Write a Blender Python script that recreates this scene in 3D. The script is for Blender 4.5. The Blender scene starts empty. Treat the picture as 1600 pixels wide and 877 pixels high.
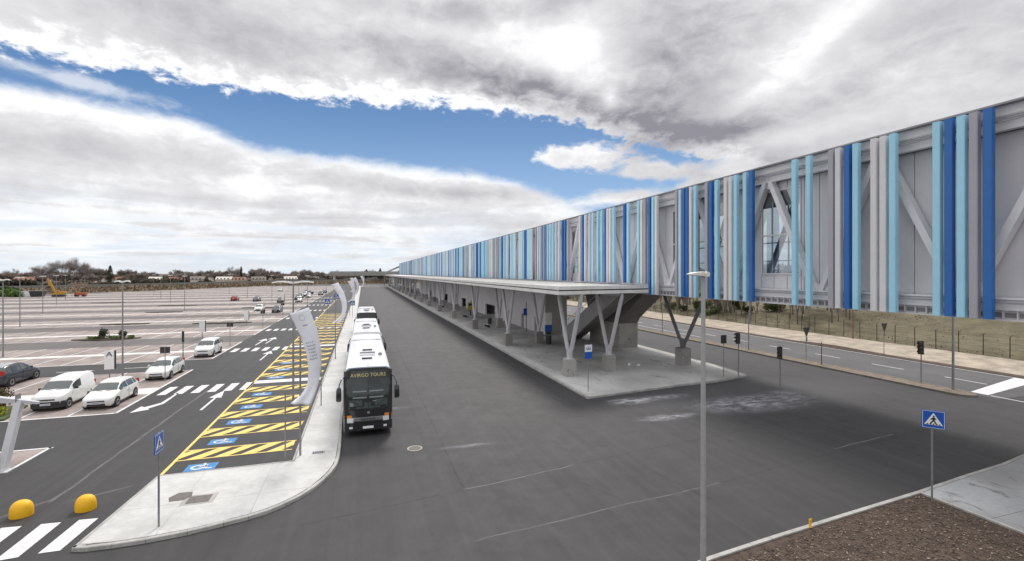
import bpy, bmesh, math, random
from math import sin, cos, pi, radians, atan2, sqrt
from mathutils import Vector, Matrix
random.seed(7)
SC = bpy.context.scene
COL = SC.collection

# ------------------------------------------------------------------ camera
EYE = 8.6
YAW = math.atan(233 / 740)
cam = bpy.data.cameras.new('camera'); co = bpy.data.objects.new('camera', cam); COL.objects.link(co)
co.location = (0, 0, EYE); co.rotation_euler = (pi / 2, 0, -YAW)
cam.sensor_width = 36; cam.lens = 36 * 740 / 1600; cam.shift_y = -11.5 / 1600
cam.clip_start = 0.1; cam.clip_end = 9000
SC.camera = co
SC.view_settings.view_transform = 'Standard'; SC.view_settings.look = 'None'
SC.view_settings.exposure = 0.47; SC.view_settings.gamma = 1

# ------------------------------------------------------------------ sky and sun
SUN_AZ, SUN_EL = radians(18), radians(47)          # azimuth from +Y towards +X
world = bpy.data.worlds.new('World'); SC.world = world; world.use_nodes = True
nt = world.node_tree; nt.nodes.clear()

class NB:
    """small helper that writes math nodes"""
    def __init__(s, t): s.t = t
    def n(s, kind, **kw):
        o = s.t.nodes.new(kind)
        for k, v in kw.items(): setattr(o, k, v)
        return o
    def put(s, sock, v):
        if hasattr(v, 'is_output') or isinstance(v, bpy.types.NodeSocket): s.t.links.new(v, sock)
        else: sock.default_value = v
    def m(s, op, a, b=0.0, c=None, clamp=False):
        o = s.n('ShaderNodeMath', operation=op, use_clamp=clamp)
        s.put(o.inputs[0], a); s.put(o.inputs[1], b)
        if c is not None: s.put(o.inputs[2], c)
        return o.outputs[0]
    def vm(s, op, a, b=(0, 0, 0)):
        o = s.n('ShaderNodeVectorMath', operation=op); s.put(o.inputs[0], a); s.put(o.inputs[1], b)
        return o.outputs[1] if op in ('LENGTH', 'DISTANCE', 'DOT_PRODUCT') else o.outputs[0]
    def xyz(s, v):
        o = s.n('ShaderNodeSeparateXYZ'); s.put(o.inputs[0], v); return o.outputs
    def comb(s, x, y, z=0.0):
        o = s.n('ShaderNodeCombineXYZ')
        for i, v in enumerate((x, y, z)): s.put(o.inputs[i], v)
        return o.outputs[0]
    def noise(s, vec, scale, detail=4, rough=0.5, dist=0.0, col=False):
        o = s.n('ShaderNodeTexNoise'); s.put(o.inputs['Vector'], vec)
        o.inputs['Scale'].default_value = scale; o.inputs['Detail'].default_value = detail
        o.inputs['Roughness'].default_value = rough; o.inputs['Distortion'].default_value = dist
        return o.outputs[1 if col else 0]
    def mr(s, v, a, b, c=0.0, d=1.0, smooth=True):
        o = s.n('ShaderNodeMapRange', interpolation_type='SMOOTHSTEP' if smooth else 'LINEAR')
        s.put(o.inputs[0], v)
        for i, x in enumerate((a, b, c, d)): s.put(o.inputs[i + 1], x)
        return o.outputs[0]
    def mix(s, f, a, b, mode='MIX'):
        o = s.n('ShaderNodeMix', data_type='RGBA', blend_type=mode)
        s.put(o.inputs[0], f)
        for i, v in ((6, a), (7, b)):
            s.put(o.inputs[i], v if not isinstance(v, tuple) else (*v[:3], 1))
        return o.outputs[2]
    def curve(s, v, pts, x0, x1, y0, y1):
        o = s.n('ShaderNodeFloatCurve'); c = o.mapping.curves[0]
        P = [((x - x0) / (x1 - x0), (y - y0) / (y1 - y0)) for x, y in pts]
        c.points[0].location = P[0]; c.points[1].location = P[-1]
        for p in P[1:-1]: c.points.new(*p)
        o.mapping.update()
        s.put(o.inputs['Value'], s.mr(v, x0, x1, 0, 1, False))
        return s.mr(o.outputs[0], 0, 1, y0, y1, False)

w = NB(nt)
geo = w.n('ShaderNodeTexCoord').outputs['Generated']
X, Y, Z = w.xyz(geo)[:]
az = w.m('SUBTRACT', w.m('ARCTAN2', X, Y), YAW)
el = w.m('ARCSINE', Z)
TOP = [(-1.9, .2), (-1.3, .30), (-0.824, .309), (-0.681, .318), (-0.496, .318), (-0.264, .328), (-0.134, .331), (0, .321), (.108, .309), (.19, .278), (.29, .248), (.42, .205), (.7, .1), (1.3, .0)]
BOT = [(-1.9, .3), (-1.3, .27), (-0.824, .266), (-0.681, .263), (-0.594, .257), (-0.496, .230), (-0.385, .226), (-0.264, .219), (-0.134, .208), (0, .186), (.108, .150), (.2, .118), (.27, .12), (.33, .16), (.42, .215), (.7, .3), (1.3, .4)]
etop = w.curve(az, TOP, -1.9, 1.3, 0, .5)
ebot = w.curve(az, BOT, -1.9, 1.3, 0, .5)
# cloud-layer coordinates: the view ray's foot on a flat layer overhead
den = w.m('ADD', w.m('MAXIMUM', Z, 0.0), 0.10)
lay = w.comb(w.m('DIVIDE', X, den), w.m('DIVIDE', Y, den), 0.0)
ang = w.comb(w.m('MULTIPLY', az, 1.0), w.m('MULTIPLY', el, 1.9), 0.0)
nbig = w.noise(ang, 3.2, 5, .55, .2)
npuff = w.noise(ang, 17, 9, .62, .3)
nlay = w.noise(lay, .55, 8, .55, .3)
nfine = w.noise(ang, 46, 8, .6)
dt = w.m('SUBTRACT', etop, el); db = w.m('SUBTRACT', el, ebot)
pj = w.m('SUBTRACT', npuff, .5); fj = w.m('SUBTRACT', nfine, .5); lj = w.m('SUBTRACT', nlay, .5)
dt = w.m('ADD', w.m('ADD', dt, w.m('MULTIPLY', pj, .085)), w.m('MULTIPLY', fj, .035))
db = w.m('ADD', w.m('ADD', db, w.m('MULTIPLY', pj, .035)), w.m('MULTIPLY', lj, .05))
gap = w.m('MULTIPLY', w.mr(dt, -.014, .002), w.mr(db, -.016, .014))
def blob(px, py, rx, ry, rot=0.0, jit=.5):
    dx = w.m('SUBTRACT', az, px); dy = w.m('SUBTRACT', el, py)
    c, s_ = cos(rot), sin(rot)
    a = w.m('DIVIDE', w.m('ADD', w.m('MULTIPLY', dx, c), w.m('MULTIPLY', dy, s_)), rx)
    b = w.m('DIVIDE', w.m('SUBTRACT', w.m('MULTIPLY', dy, c), w.m('MULTIPLY', dx, s_)), ry)
    r = w.m('SQRT', w.m('ADD', w.m('MULTIPLY', a, a), w.m('MULTIPLY', b, b)))
    r = w.m('ADD', r, w.m('MULTIPLY', w.m('ADD', w.m('MULTIPLY', pj, 1.6), lj), jit))
    return w.mr(r, 1.0, 0.0)
tuft = w.m('MAXIMUM', w.m('MULTIPLY', blob(.16, .238, .13, .030, -.05, 1.3), 2.2, clamp=True), w.m('MULTIPLY', blob(.30, .205, .10, .022, -.1, 1.3), 1.6, clamp=True))
tuft = w.m('MAXIMUM', tuft, w.m('MULTIPLY', blob(.20, .150, .20, .022, .1, 1.2), 1.1, clamp=True))
wisp = w.m('MULTIPLY', blob(-.74, .288, .16, .018, -.08, 1.4), .55)
gap = w.m('MULTIPLY', gap, w.m('SUBTRACT', 1.0, w.m('MAXIMUM', tuft, wisp)))
# cloud brightness
shade = w.m('ADD', w.mr(el, .12, .34, .64, .80), w.m('MULTIPLY', w.m('SUBTRACT', nbig, .5), .50))
shade = w.m('ADD', shade, w.m('MULTIPLY', pj, .34))
shade = w.m('ADD', shade, w.m('MULTIPLY', fj, .12))
shade = w.m('ADD', shade, w.m('MULTIPLY', lj, .70))
for (px, py, rx, ry, rot, amp) in [
    (-.50, .42, .34, .075, -.08, -.22), (-.14, .405, .30, .065, -.18, -.36), (.05, .365, .24, .060, -.30, -.36), (.10, .37, .13, .03, -.35, -.16),
    (.235, .315, .18, .075, -.30, -.36), (.37, .33, .24, .16, .75, -.30), (.36, .255, .22, .045, .15, -.26),
    (.32, .44, .20, .14, .9, -.22), (.58, .27, .30, .07, .2, -.16), (.78, .37, .32, .14, .0, -.14), (.66, .33, .14, .04, .3, -.12),
    (-.70, .196, .42, .050, .02, -.20), (-.30, .180, .30, .035, -.05, -.22), (-.08, .165, .22, .022, .0, -.16), (-.6, .125, .6, .022, .02, -.13), (-.25, .105, .45, .018, 0, -.13), (-.05, .12, .25, .015, 0, -.08),
    (-.10, .50, .14, .04, 0, -.30), (.10, .53, .14, .06, 0.3, -.26), (-.30, .50, .2, .03, 0, -.14),
    (.0, .455, .22, .06, -.1, .16), (.15, .43, .14, .11, -.6, .18), (.53, .375, .22, .055, .35, .18), (.205, .345, .03, .04, 0, .35), (.47, .32, .12, .03, .3, .18), (.62, .43, .12, .05, .5, .16),
    (-.45, .238, .34, .016, -.16, .16), (-.1, .200, .30, .012, -.1, .14), (.45, .235, .30, .03, .12, .22), (.33, .235, .10, .025, 0.1, .20)]:
    shade = w.m('ADD', shade, w.m('MULTIPLY', blob(px, py, rx, ry, rot, .38), amp))
# bright ragged fringe of the upper deck where it meets the blue gap
shade = w.m('ADD', shade, w.m('MULTIPLY', w.mr(dt, -.055, -.012), .26))
streak = w.noise(w.comb(w.m('MULTIPLY', az, 2.2), w.m('MULTIPLY', el, 26.0), 3.0), 2.0, 6, .55, .4)
lowsky = w.mr(el, .20, .05)
shade = w.m('ADD', shade, w.m('MULTIPLY', w.m('MULTIPLY', w.m('SUBTRACT', streak, .5), .95), lowsky))
shade = w.m('MAXIMUM', w.m('MINIMUM', shade, 1.08), .22)
ccol = w.mix(w.mr(shade, .22, .95, 0, 1, False), (.215, .21, .24), (.64, .64, .65))
ccol = w.mix(w.mr(shade, .84, 1.06), ccol, (.77, .77, .775))
# pale blue showing through the thin low layers
thin = w.m('MULTIPLY', w.mr(el, .16, .04), w.mr(streak, .42, .62))
ccol = w.mix(w.m('MULTIPLY', thin, .62), ccol, (.43, .52, .63))
ccol = w.mix(w.mr(el, .05, .0, 0, .6), ccol, (.58, .63, .68))
lift = w.mr(el, .50, 1.15, 1.0, 2.1)      # cloud deck brightened towards the zenith, added to light the facade and ground
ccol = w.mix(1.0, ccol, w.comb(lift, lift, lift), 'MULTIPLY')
sky = w.n('ShaderNodeTexSky', sky_type='NISHITA', sun_disc=False, sun_elevation=SUN_EL, sun_rotation=SUN_AZ, altitude=50, air_density=1.0, dust_density=.6, ozone_density=3.0)
skyc = w.mix(1.0, sky.outputs[0], (.058, .058, .058), 'MULTIPLY')
skyc = w.mix(.75, skyc, w.mix(w.mr(el, .12, .36), (.215, .365, .59), (.066, .170, .37)))
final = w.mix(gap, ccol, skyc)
final = w.mix(w.mr(Z, -.005, -.03), final, (.16, .15, .14))
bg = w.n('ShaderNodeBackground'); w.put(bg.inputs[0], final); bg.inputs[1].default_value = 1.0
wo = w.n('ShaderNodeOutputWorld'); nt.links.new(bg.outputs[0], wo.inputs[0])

sl = bpy.data.lights.new('sun', 'SUN'); so = bpy.data.objects.new('sun', sl); COL.objects.link(so)
sl.energy = 1.5; sl.angle = radians(14); sl.color = (1, .955, .89)
sd = Vector((sin(SUN_AZ) * cos(SUN_EL), cos(SUN_AZ) * cos(SUN_EL), sin(SUN_EL)))
so.rotation_euler = (-sd).to_track_quat('-Z', 'Y').to_euler()

# ------------------------------------------------------------------ helpers
class MB:
    def __init__(s): s.v = []; s.f = []; s.mi = []; s.cur = 0
    def poly(s, pts, flip=False):
        b = len(s.v); s.v += [tuple(p) for p in pts]
        idx = list(range(b, b + len(pts)))
        s.f.append(idx[::-1] if flip else idx); s.mi.append(s.cur)
    def box(s, x0, x1, y0, y1, z0, z1):
        b = len(s.v)
        s.v += [(x, y, z) for z in (z0, z1) for x, y in ((x0, y0), (x1, y0), (x1, y1), (x0, y1))]
        for q in ((3, 2, 1, 0), (4, 5, 6, 7), (0, 1, 5, 4), (1, 2, 6, 5), (2, 3, 7, 6), (3, 0, 4, 7)):
            s.f.append([b + i for i in q]); s.mi.append(s.cur)
        return s
    def bevbox(s, x0, x1, y0, y1, z0, z1, c):
        """box standing on its base with its top edges chamfered"""
        a = [(x0, y0), (x1, y0), (x1, y1), (x0, y1)]
        t = [(x0 + c, y0 + c), (x1 - c, y0 + c), (x1 - c, y1 - c), (x0 + c, y1 - c)]
        s.loft([[(x, y, z0) for x, y in a], [(x, y, z1 - c) for x, y in a], [(x, y, z1) for x, y in t]])
        return s
    def loft(s, rings, cap=True, closed=True):
        n = len(rings[0]); b = len(s.v)
        for r in rings: s.v += [tuple(p) for p in r]
        for i in range(len(rings) - 1):
            for j in range(n if closed else n - 1):
                k = (j + 1) % n
                s.f.append([b + i * n + j, b + i * n + k, b + (i + 1) * n + k, b + (i + 1) * n + j]); s.mi.append(s.cur)
        if cap:
            s.f.append([b + j for j in range(n)][::-1]); s.mi.append(s.cur)
            s.f.append([b + (len(rings) - 1) * n + j for j in range(n)]); s.mi.append(s.cur)
        return s
    def prism(s, pts, z0, z1):
        return s.loft([[(x, y, z0) for x, y in pts], [(x, y, z1) for x, y in pts]])
    def prism_x(s, pts, x0, x1):      # pts are (y, z)
        return s.loft([[(x1, y, z) for y, z in pts], [(x0, y, z) for y, z in pts]])
    def prism_y(s, pts, y0, y1):      # pts are (x, z)
        return s.loft([[(x, y0, z) for x, z in pts], [(x, y1, z) for x, z in pts]])
    def tube(s, p0, p1, r0, r1=None, n=8, cap=True):
        r1 = r0 if r1 is None else r1
        p0, p1 = Vector(p0), Vector(p1); d = (p1 - p0)
        if d.length < 1e-6: return s
        d.normalize(); a = d.orthogonal().normalized(); b = d.cross(a)
        rings = []
        for p, r in ((p0, r0), (p1, r1)):
            rings.append([p + a * r * cos(2 * pi * k / n) + b * r * sin(2 * pi * k / n) for k in range(n)])
        return s.loft(rings, cap)
    def path(s, pts, r, n=6):
        for a, b in zip(pts, pts[1:]): s.tube(a, b, r, r, n)
        return s
    def bar(s, p0, p1, wid, thick, up=(0, 0, 1)):
        p0, p1 = Vector(p0), Vector(p1); d = (p1 - p0).normalized()
        side = d.cross(Vector(up)).normalized() * wid / 2; n = side.cross(d).normalized() * thick / 2
        s.loft([[p - side - n, p + side - n, p + side + n, p - side + n] for p in (p0, p1)])
        return s
    def build(s, name, mats, parent=None, smooth=None, kind=None):
        me = bpy.data.meshes.new(name); me.from_pydata(s.v, [], s.f)
        for m_ in (mats if isinstance(mats, (list, tuple)) else [mats]): me.materials.append(m_)
        if any(s.mi): me.polygons.foreach_set('material_index', s.mi)
        if smooth is not None:
            me.polygons.foreach_set('use_smooth', [True] * len(me.polygons))
            me.set_sharp_from_angle(angle=radians(smooth))
        me.update()
        bm = bmesh.new(); bm.from_mesh(me); bmesh.ops.recalc_face_normals(bm, faces=bm.faces); bm.to_mesh(me); bm.free()
        o = bpy.data.objects.new(name, me); COL.objects.link(o)
        if parent: o.parent = parent
        if kind: o['kind'] = kind
        return o
def flat(name, mats, v, f, parent=None, kind=None, mi=None):
    """mesh without normal recalculation, for sheets and scatter"""
    me = bpy.data.meshes.new(name); me.from_pydata(v, [], f)
    for m_ in (mats if isinstance(mats, (list, tuple)) else [mats]): me.materials.append(m_)
    if mi: me.polygons.foreach_set('material_index', mi)
    me.update(); o = bpy.data.objects.new(name, me); COL.objects.link(o)
    if parent: o.parent = parent
    if kind: o['kind'] = kind
    return o
def inst(src, parent, loc=(0, 0, 0), rot=None, scale=None):
    c = src.copy(); COL.objects.link(c); c.parent = parent; c.location = loc
    if rot: c.rotation_euler = rot
    if scale: c.scale = scale
    return c
def thing(name, label, cat, loc=(0, 0, 0), rz=0.0, group=None):
    o = bpy.data.objects.new(name, None); COL.objects.link(o); o.empty_display_size = .3
    o.location = loc; o.rotation_euler = (0, 0, rz); o['label'] = label; o['category'] = cat
    if group: o['group'] = group
    return o
def tag(o, label, cat, group=None, kind=None):
    o['label'] = label; o['category'] = cat
    if group: o['group'] = group
    if kind: o['kind'] = kind
    return o
def dup(root, loc, rz=None, label=None, group=None, scale=None):
    r = root.copy(); COL.objects.link(r); r.location = loc
    if rz is not None: r.rotation_euler = (0, 0, rz)
    if label: r['label'] = label
    if group: r['group'] = group
    if scale: r.scale = scale
    for ch in list(root.children):
        c = ch.copy(); COL.objects.link(c); c.parent = r
        for g in list(ch.children):
            d = g.copy(); COL.objects.link(d); d.parent = c
    return r
def clip(poly, a, b, c):
    """keep a*x+b*y<=c"""
    out = []
    for i, p in enumerate(poly):
        q = poly[(i + 1) % len(poly)]
        dp = a * p[0] + b * p[1] - c; dq = a * q[0] + b * q[1] - c
        if dp <= 0: out.append(p)
        if (dp < 0 < dq) or (dq < 0 < dp):
            t = dp / (dp - dq); out.append((p[0] + (q[0] - p[0]) * t, p[1] + (q[1] - p[1]) * t))
    return out
def area(p): return .5 * sum(p[i][0] * p[(i + 1) % len(p)][1] - p[(i + 1) % len(p)][0] * p[i][1] for i in range(len(p)))
ORD = ['first', 'second', 'third', 'fourth', 'fifth', 'sixth', 'seventh', 'eighth', 'ninth', 'tenth', 'eleventh', 'twelfth', 'thirteenth', 'fourteenth', 'fifteenth', 'sixteenth', 'seventeenth', 'eighteenth', 'nineteenth', 'twentieth']

# ------------------------------------------------------------------ materials
def mat(name, col, rough=.6, metal=0.0, var=.0, vscale=2.0, bump=0.0, bscale=60.0, col2=None, spec=.5, coat=0.0, stretch=(1, 1, 1)):
    m = bpy.data.materials.new(name); m.use_nodes = True
    t = NB(m.node_tree); b = m.node_tree.nodes['Principled BSDF']
    b.inputs['Roughness'].default_value = rough; b.inputs['Metallic'].default_value = metal
    b.inputs['Specular IOR Level'].default_value = spec; b.inputs['Coat Weight'].default_value = coat
    b.inputs['Base Color'].default_value = (*col, 1)
    if var or bump:
        pos = t.n('ShaderNodeNewGeometry').outputs['Position']
        if stretch != (1, 1, 1): pos = t.vm('MULTIPLY', pos, stretch)
    if var:
        n = t.noise(pos, vscale, 6, .6)
        n2 = t.noise(pos, vscale * 9, 4, .6)
        f = t.mr(t.m('ADD', t.m('MULTIPLY', n, .65), t.m('MULTIPLY', n2, .35)), .32, .68)
        lo = tuple(c * (1 - var) for c in col); hi = tuple(min(1, c * (1 + var)) for c in col)
        if col2: hi = col2
        t.put(b.inputs['Base Color'], t.mix(f, lo, hi))
        t.put(b.inputs['Roughness'], t.mr(n2, .3, .7, max(.05, rough - .08), min(1, rough + .08)))
    if bump:
        bn = t.n('ShaderNodeBump'); bn.inputs['Strength'].default_value = bump; bn.inputs['Distance'].default_value = .02
        t.put(bn.inputs['Height'], t.noise(pos, bscale, 4, .6)); m.node_tree.links.new(bn.outputs[0], b.inputs['Normal'])
    return m
def emis(name, col, s):
    m = mat(name, col); b = m.node_tree.nodes['Principled BSDF']
    b.inputs['Emission Color'].default_value = (*col, 1); b.inputs['Emission Strength'].default_value = s
    return m
def glass(name, tint=(.75, .8, .82), keep=.75):
    m = bpy.data.materials.new(name); m.use_nodes = True; t = m.node_tree; t.nodes.clear()
    o = t.nodes.new('ShaderNodeOutputMaterial'); mx = t.nodes.new('ShaderNodeMixShader')
    tr = t.nodes.new('ShaderNodeBsdfTransparent'); tr.inputs[0].default_value = (*tint, 1)
    gl = t.nodes.new('ShaderNodeBsdfGlossy'); gl.inputs['Roughness'].default_value = .03
    mx.inputs[0].default_value = 1 - keep
    t.links.new(tr.outputs[0], mx.inputs[1]); t.links.new(gl.outputs[0], mx.inputs[2]); t.links.new(mx.outputs[0], o.inputs[0])
    return m

def asphalt(name, base, marks=True):
    m = bpy.data.materials.new(name); m.use_nodes = True
    t = NB(m.node_tree); b = m.node_tree.nodes['Principled BSDF']
    pos = t.n('ShaderNodeNewGeometry').outputs['Position']; x, y, z = t.xyz(pos)[:]
    n1 = t.noise(pos, .10, 5, .6, .4); n2 = t.noise(pos, .9, 6, .65, .5); n3 = t.noise(pos, 45, 3, .7)
    st = t.noise(t.vm('MULTIPLY', pos, (1.2, .08, 1)), 1.0, 6, .6, .6)      # streaks along the road
    st2 = t.noise(t.vm('MULTIPLY', pos, (.07, .7, 1)), 1.0, 6, .6, .8)
    v = t.m('ADD', t.m('MULTIPLY', t.m('SUBTRACT', n1, .5), 1.15), t.m('MULTIPLY', t.m('SUBTRACT', n2, .5), .28))
    v = t.m('ADD', v, t.m('MULTIPLY', t.m('SUBTRACT', st, .5), .75))
    v = t.m('ADD', v, t.m('MULTIPLY', t.m('SUBTRACT', st2, .5), .22))
    v = t.m('ADD', v, t.m('MULTIPLY', t.m('SUBTRACT', n3, .5), .85))
    track = t.noise(t.vm('MULTIPLY', pos, (2.6, .03, 1)), 1.0, 3, .5, .3)
    v = t.m('ADD', v, t.m('MULTIPLY', t.m('SUBTRACT', track, .5), .85))
    spots = t.noise(pos, 3.1, 2, .5, .2)
    col = t.mix(t.mr(v, -.55, .55, 0, 1, False), tuple(c * .55 for c in base), tuple(c * 1.5 for c in base))
    col = t.mix(t.mr(spots, .66, .74, 0, .55), col, (.025, .025, .027))
    wob = t.m('MULTIPLY', t.m('SUBTRACT', t.noise(pos, .35, 4, .6), .5), .35)
    def seg(p, q, wd, light, amt):
        p = Vector(p); q = Vector(q); L = (q - p).length; d = (q - p) / L
        a = t.m('ADD', t.m('MULTIPLY', t.m('SUBTRACT', x, p.x), d.x), t.m('MULTIPLY', t.m('SUBTRACT', y, p.y), d.y))
        c = t.m('SUBTRACT', t.m('MULTIPLY', t.m('SUBTRACT', y, p.y), d.x), t.m('MULTIPLY', t.m('SUBTRACT', x, p.x), d.y))
        c = t.m('ABSOLUTE', t.m('ADD', c, wob))
        k = t.m('MULTIPLY', t.mr(c, wd, wd * .3), t.m('MULTIPLY', t.mr(a, -.2, .2), t.mr(a, L + .2, L - .2)))
        k = t.m('MULTIPLY', k, t.mr(n2, .30, .62, .25, 1)); k = t.m('MULTIPLY', k, amt)
        return k, (.20, .19, .18) if light else (.012, .012, .013)
    if marks:
        for a in [((3.75, 60), (3.8, 18.6), .07, 0, .75), ((3.9, 18.5), (9.0, 19.4), .045, 1, .75), ((9, 19.5), (36, 23), .06, 0, .6), ((-2, 17.6), (3.8, 18.5), .06, 0, .6),
                  ((3.5, 14.9), (14, 16), .05, 1, .45), ((14, 16), (34, 18.6), .06, 0, .6), ((12, 17.9), (12.6, 14.9), .16, 0, .5), ((8.6, 17.7), (9.2, 16.2), .12, 0, .5),
                  ((22, 17.4), (27, 18.0), .05, 1, .8), ((-11.2, 22.2), (-10.9, 40), .10, 1, .55), ((-11.3, 22.4), (-12.6, 20.8), .12, 1, .35), ((-10.5, 22), (-8.9, 22.9), .09, 1, .45),
                  ((7.6, 60), (7.6, 22), .05, 0, .4), ((10.2, 34), (10.2, 120), .05, 0, .4), ((3, 30), (12, 31), .05, 0, .35), ((34.8, 60), (34.8, 28), .05, 0, .5), ((20, 25.5), (39, 27), .05, 0, .45)]:
            k, c = seg(a[0], a[1], a[2], a[3], a[4]); col = t.mix(k, col, c)
        nw = t.noise(t.vm('MULTIPLY', pos, (.8, 1.8, 1)), 1.1, 10, .75, .5); nw2 = t.noise(pos, 30, 5, .7)
        nn = t.m('ADD', t.m('MULTIPLY', nw, .7), t.m('MULTIPLY', nw2, .3))
        for cx, cy, rx, ry, s in [(25.0, 25.2, 5.2, 2.0, 1.0), (17.3, 28.0, 2.0, .8, .9), (20, 28.2, 2.4, .6, .7), (17.5, 24.2, 2.2, .6, .65), (28.5, 26.3, 1.6, 1.2, .9), (1.6, 31, 1.4, .35, .4), (4.9, 23.2, 1.5, .3, .35)]:
            dx = t.m('DIVIDE', t.m('SUBTRACT', x, cx), rx); dy = t.m('DIVIDE', t.m('SUBTRACT', y, cy), ry)
            r = t.m('SQRT', t.m('ADD', t.m('MULTIPLY', dx, dx), t.m('MULTIPLY', dy, dy)))
            k = t.m('MULTIPLY', t.mr(r, 1.25, .15), t.mr(nn, .42, .60)); k = t.m('MULTIPLY', k, s * .85)
            col = t.mix(k, col, (.62, .62, .68))
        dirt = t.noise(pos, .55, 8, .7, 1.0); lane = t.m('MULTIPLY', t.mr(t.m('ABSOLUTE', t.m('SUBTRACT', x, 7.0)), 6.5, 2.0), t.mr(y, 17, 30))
        col = t.mix(t.m('MULTIPLY', lane, t.mr(st, .2, .8, .25, .45)), col, (.066, .061, .060))  # bright halo painted into the mid-road asphalt colour
        # pale dusty halo near the platform corner and a darker, fresher band beside the kerbs
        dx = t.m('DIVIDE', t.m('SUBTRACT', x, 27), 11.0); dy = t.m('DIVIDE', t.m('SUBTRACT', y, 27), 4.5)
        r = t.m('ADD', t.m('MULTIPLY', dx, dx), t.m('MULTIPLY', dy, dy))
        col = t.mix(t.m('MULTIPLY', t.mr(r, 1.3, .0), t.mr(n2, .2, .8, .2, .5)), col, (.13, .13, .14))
    t.put(b.inputs['Base Color'], col)
    t.put(b.inputs['Roughness'], t.mr(t.m('ADD', n2, t.m('MULTIPLY', st, .6)), .5, 1.1, .64, .76))
    b.inputs['Specular IOR Level'].default_value = .45
    bn = t.n('ShaderNodeBump'); bn.inputs['Strength'].default_value = .35; bn.inputs['Distance'].default_value = .01
    t.put(bn.inputs['Height'], n3); m.node_tree.links.new(bn.outputs[0], b.inputs['Normal'])
    return m

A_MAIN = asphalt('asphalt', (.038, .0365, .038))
A_LOT = asphalt('asphalt_parking', (.125, .113, .108), False)
A_FAR = asphalt('asphalt_far_road', (.085, .083, .085), False)
PAVER = mat('brown_pavers', (.29, .242, .222), .85, var=.35, vscale=.5, bump=.5, bscale=12)
CONC = mat('pale_concrete', (.52, .515, .50), .8, var=.16, vscale=.5, bump=.2, bscale=30)
CONC2 = mat('kerb_concrete', (.40, .39, .37), .85, var=.25, vscale=1.2, bump=.3, bscale=40)
def stained(name, base, dark, thr, scale):
    m = mat(name, base, .75, bump=.2, bscale=25); t = NB(m.node_tree); b = m.node_tree.nodes['Principled BSDF']
    pos = t.n('ShaderNodeNewGeometry').outputs['Position']
    n = t.noise(t.vm('MULTIPLY', pos, (1.4, .7, 1)), scale, 9, .62, 1.4); n2 = t.noise(pos, .22, 4, .5); n3 = t.noise(pos, 6, 5, .65)
    c = t.mix(t.mr(n2, .35, .65), tuple(k * .72 for k in base), tuple(k * 1.12 for k in base))
    c = t.mix(t.mr(n3, .3, .7, 0, .35), c, tuple(k * .7 for k in base))
    c = t.mix(t.mr(n, thr, thr + .09, 0, .85), c, dark)
    t.put(b.inputs['Base Color'], c); return m
PLAT = stained('platform_concrete', (.52, .515, .505), (.075, .07, .065), .60, .55)
PAVEM = stained('pavement_concrete', (.40, .405, .41), (.13, .13, .12), .56, .8)
RAWC = stained('raw_concrete', (.37, .36, .335), (.15, .135, .12), .58, 1.6)
WHITE = mat('white_paint', (.70, .70, .69), .6, var=.10, vscale=3)
YELLOW = mat('yellow_paint', (.82, .60, .16), .6, var=.14, vscale=3)
BLUEP = mat('blue_paint', (.05, .22, .50), .6, var=.2, vscale=6)
for _m in (WHITE, YELLOW, BLUEP):
    t_ = NB(_m.node_tree); b_ = _m.node_tree.nodes['Principled BSDF']; lk = b_.inputs['Base Color'].links[0].from_socket
    p_ = t_.n('ShaderNodeNewGeometry').outputs['Position']
    wn = t_.m('ADD', t_.m('MULTIPLY', t_.noise(p_, 14, 6, .75), .6), t_.m('MULTIPLY', t_.noise(p_, 1.3, 4, .6), .4))
    t_.put(b_.inputs['Base Color'], t_.mix(t_.mr(wn, .52, .68, 0, .75), lk, (.10, .10, .10)))
WHITE2 = mat('clean_white', (.80, .80, .80), .5)
WALKC = mat('white_walkway', (.68, .65, .62), .75, var=.14, vscale=1)
STEEL = mat('painted_grey_steel', (.58, .58, .60), .45, var=.06, vscale=1.5)
STEELD = mat('galvanised_steel', (.30, .30, .31), .45, .5, var=.12, vscale=4)
DARKM = mat('dark_metal', (.035, .035, .038), .5)
CANW = mat('canopy_white', (.76, .75, .72), .5, var=.10, vscale=.7)
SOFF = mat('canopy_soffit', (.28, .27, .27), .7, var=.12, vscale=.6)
PANEL = mat('wall_panel', (.70, .69, .71), .55, var=.035, vscale=.8)
BEAM = mat('truss_steel', (.76, .76, .78), .45, var=.05, vscale=1)
INNER = mat('interior_dark', (.16, .16, .165), .7)
FINS = {'D': mat('fin_deep_blue', (.025, .15, .46), .42, var=.06, vscale=.6), 'L': mat('fin_light_blue', (.40, .74, .92), .42, var=.05, vscale=.6),
        'M': mat('fin_mid_grey', (.42, .415, .46), .45, var=.05, vscale=.6), 'G': mat('fin_pale_grey', (.75, .745, .76), .45, var=.05, vscale=.6),
        'P': mat('fin_pale_blue', (.56, .72, .84), .45, var=.05, vscale=.6)}
GLASS = glass('clear_glass')
LILAC = mat('rendered_wall', (.76, .72, .74), .8, var=.06, vscale=.5)
SIGNB = mat('sign_blue', (.012, .10, .46), .35); SIGNW = mat('sign_white', (.85, .85, .85), .4); SIGNK = mat('sign_black', (.02, .02, .02), .4)
YPLAST = mat('yellow_plastic', (.86, .47, .01), .45, var=.06, vscale=4)
MULCH = mat('mulch_soil', (.075, .052, .038), .95, var=.5, vscale=5, bump=1.0, bscale=30)
TAN = mat('sandy_verge', (.36, .305, .24), .95, var=.40, vscale=.6, bump=.6, bscale=8)
GRASSM = mat('dry_grass_bank', (.115, .10, .055), .95, var=.35, vscale=.5, bump=.8, bscale=9, col2=(.165, .14, .082))
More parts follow.
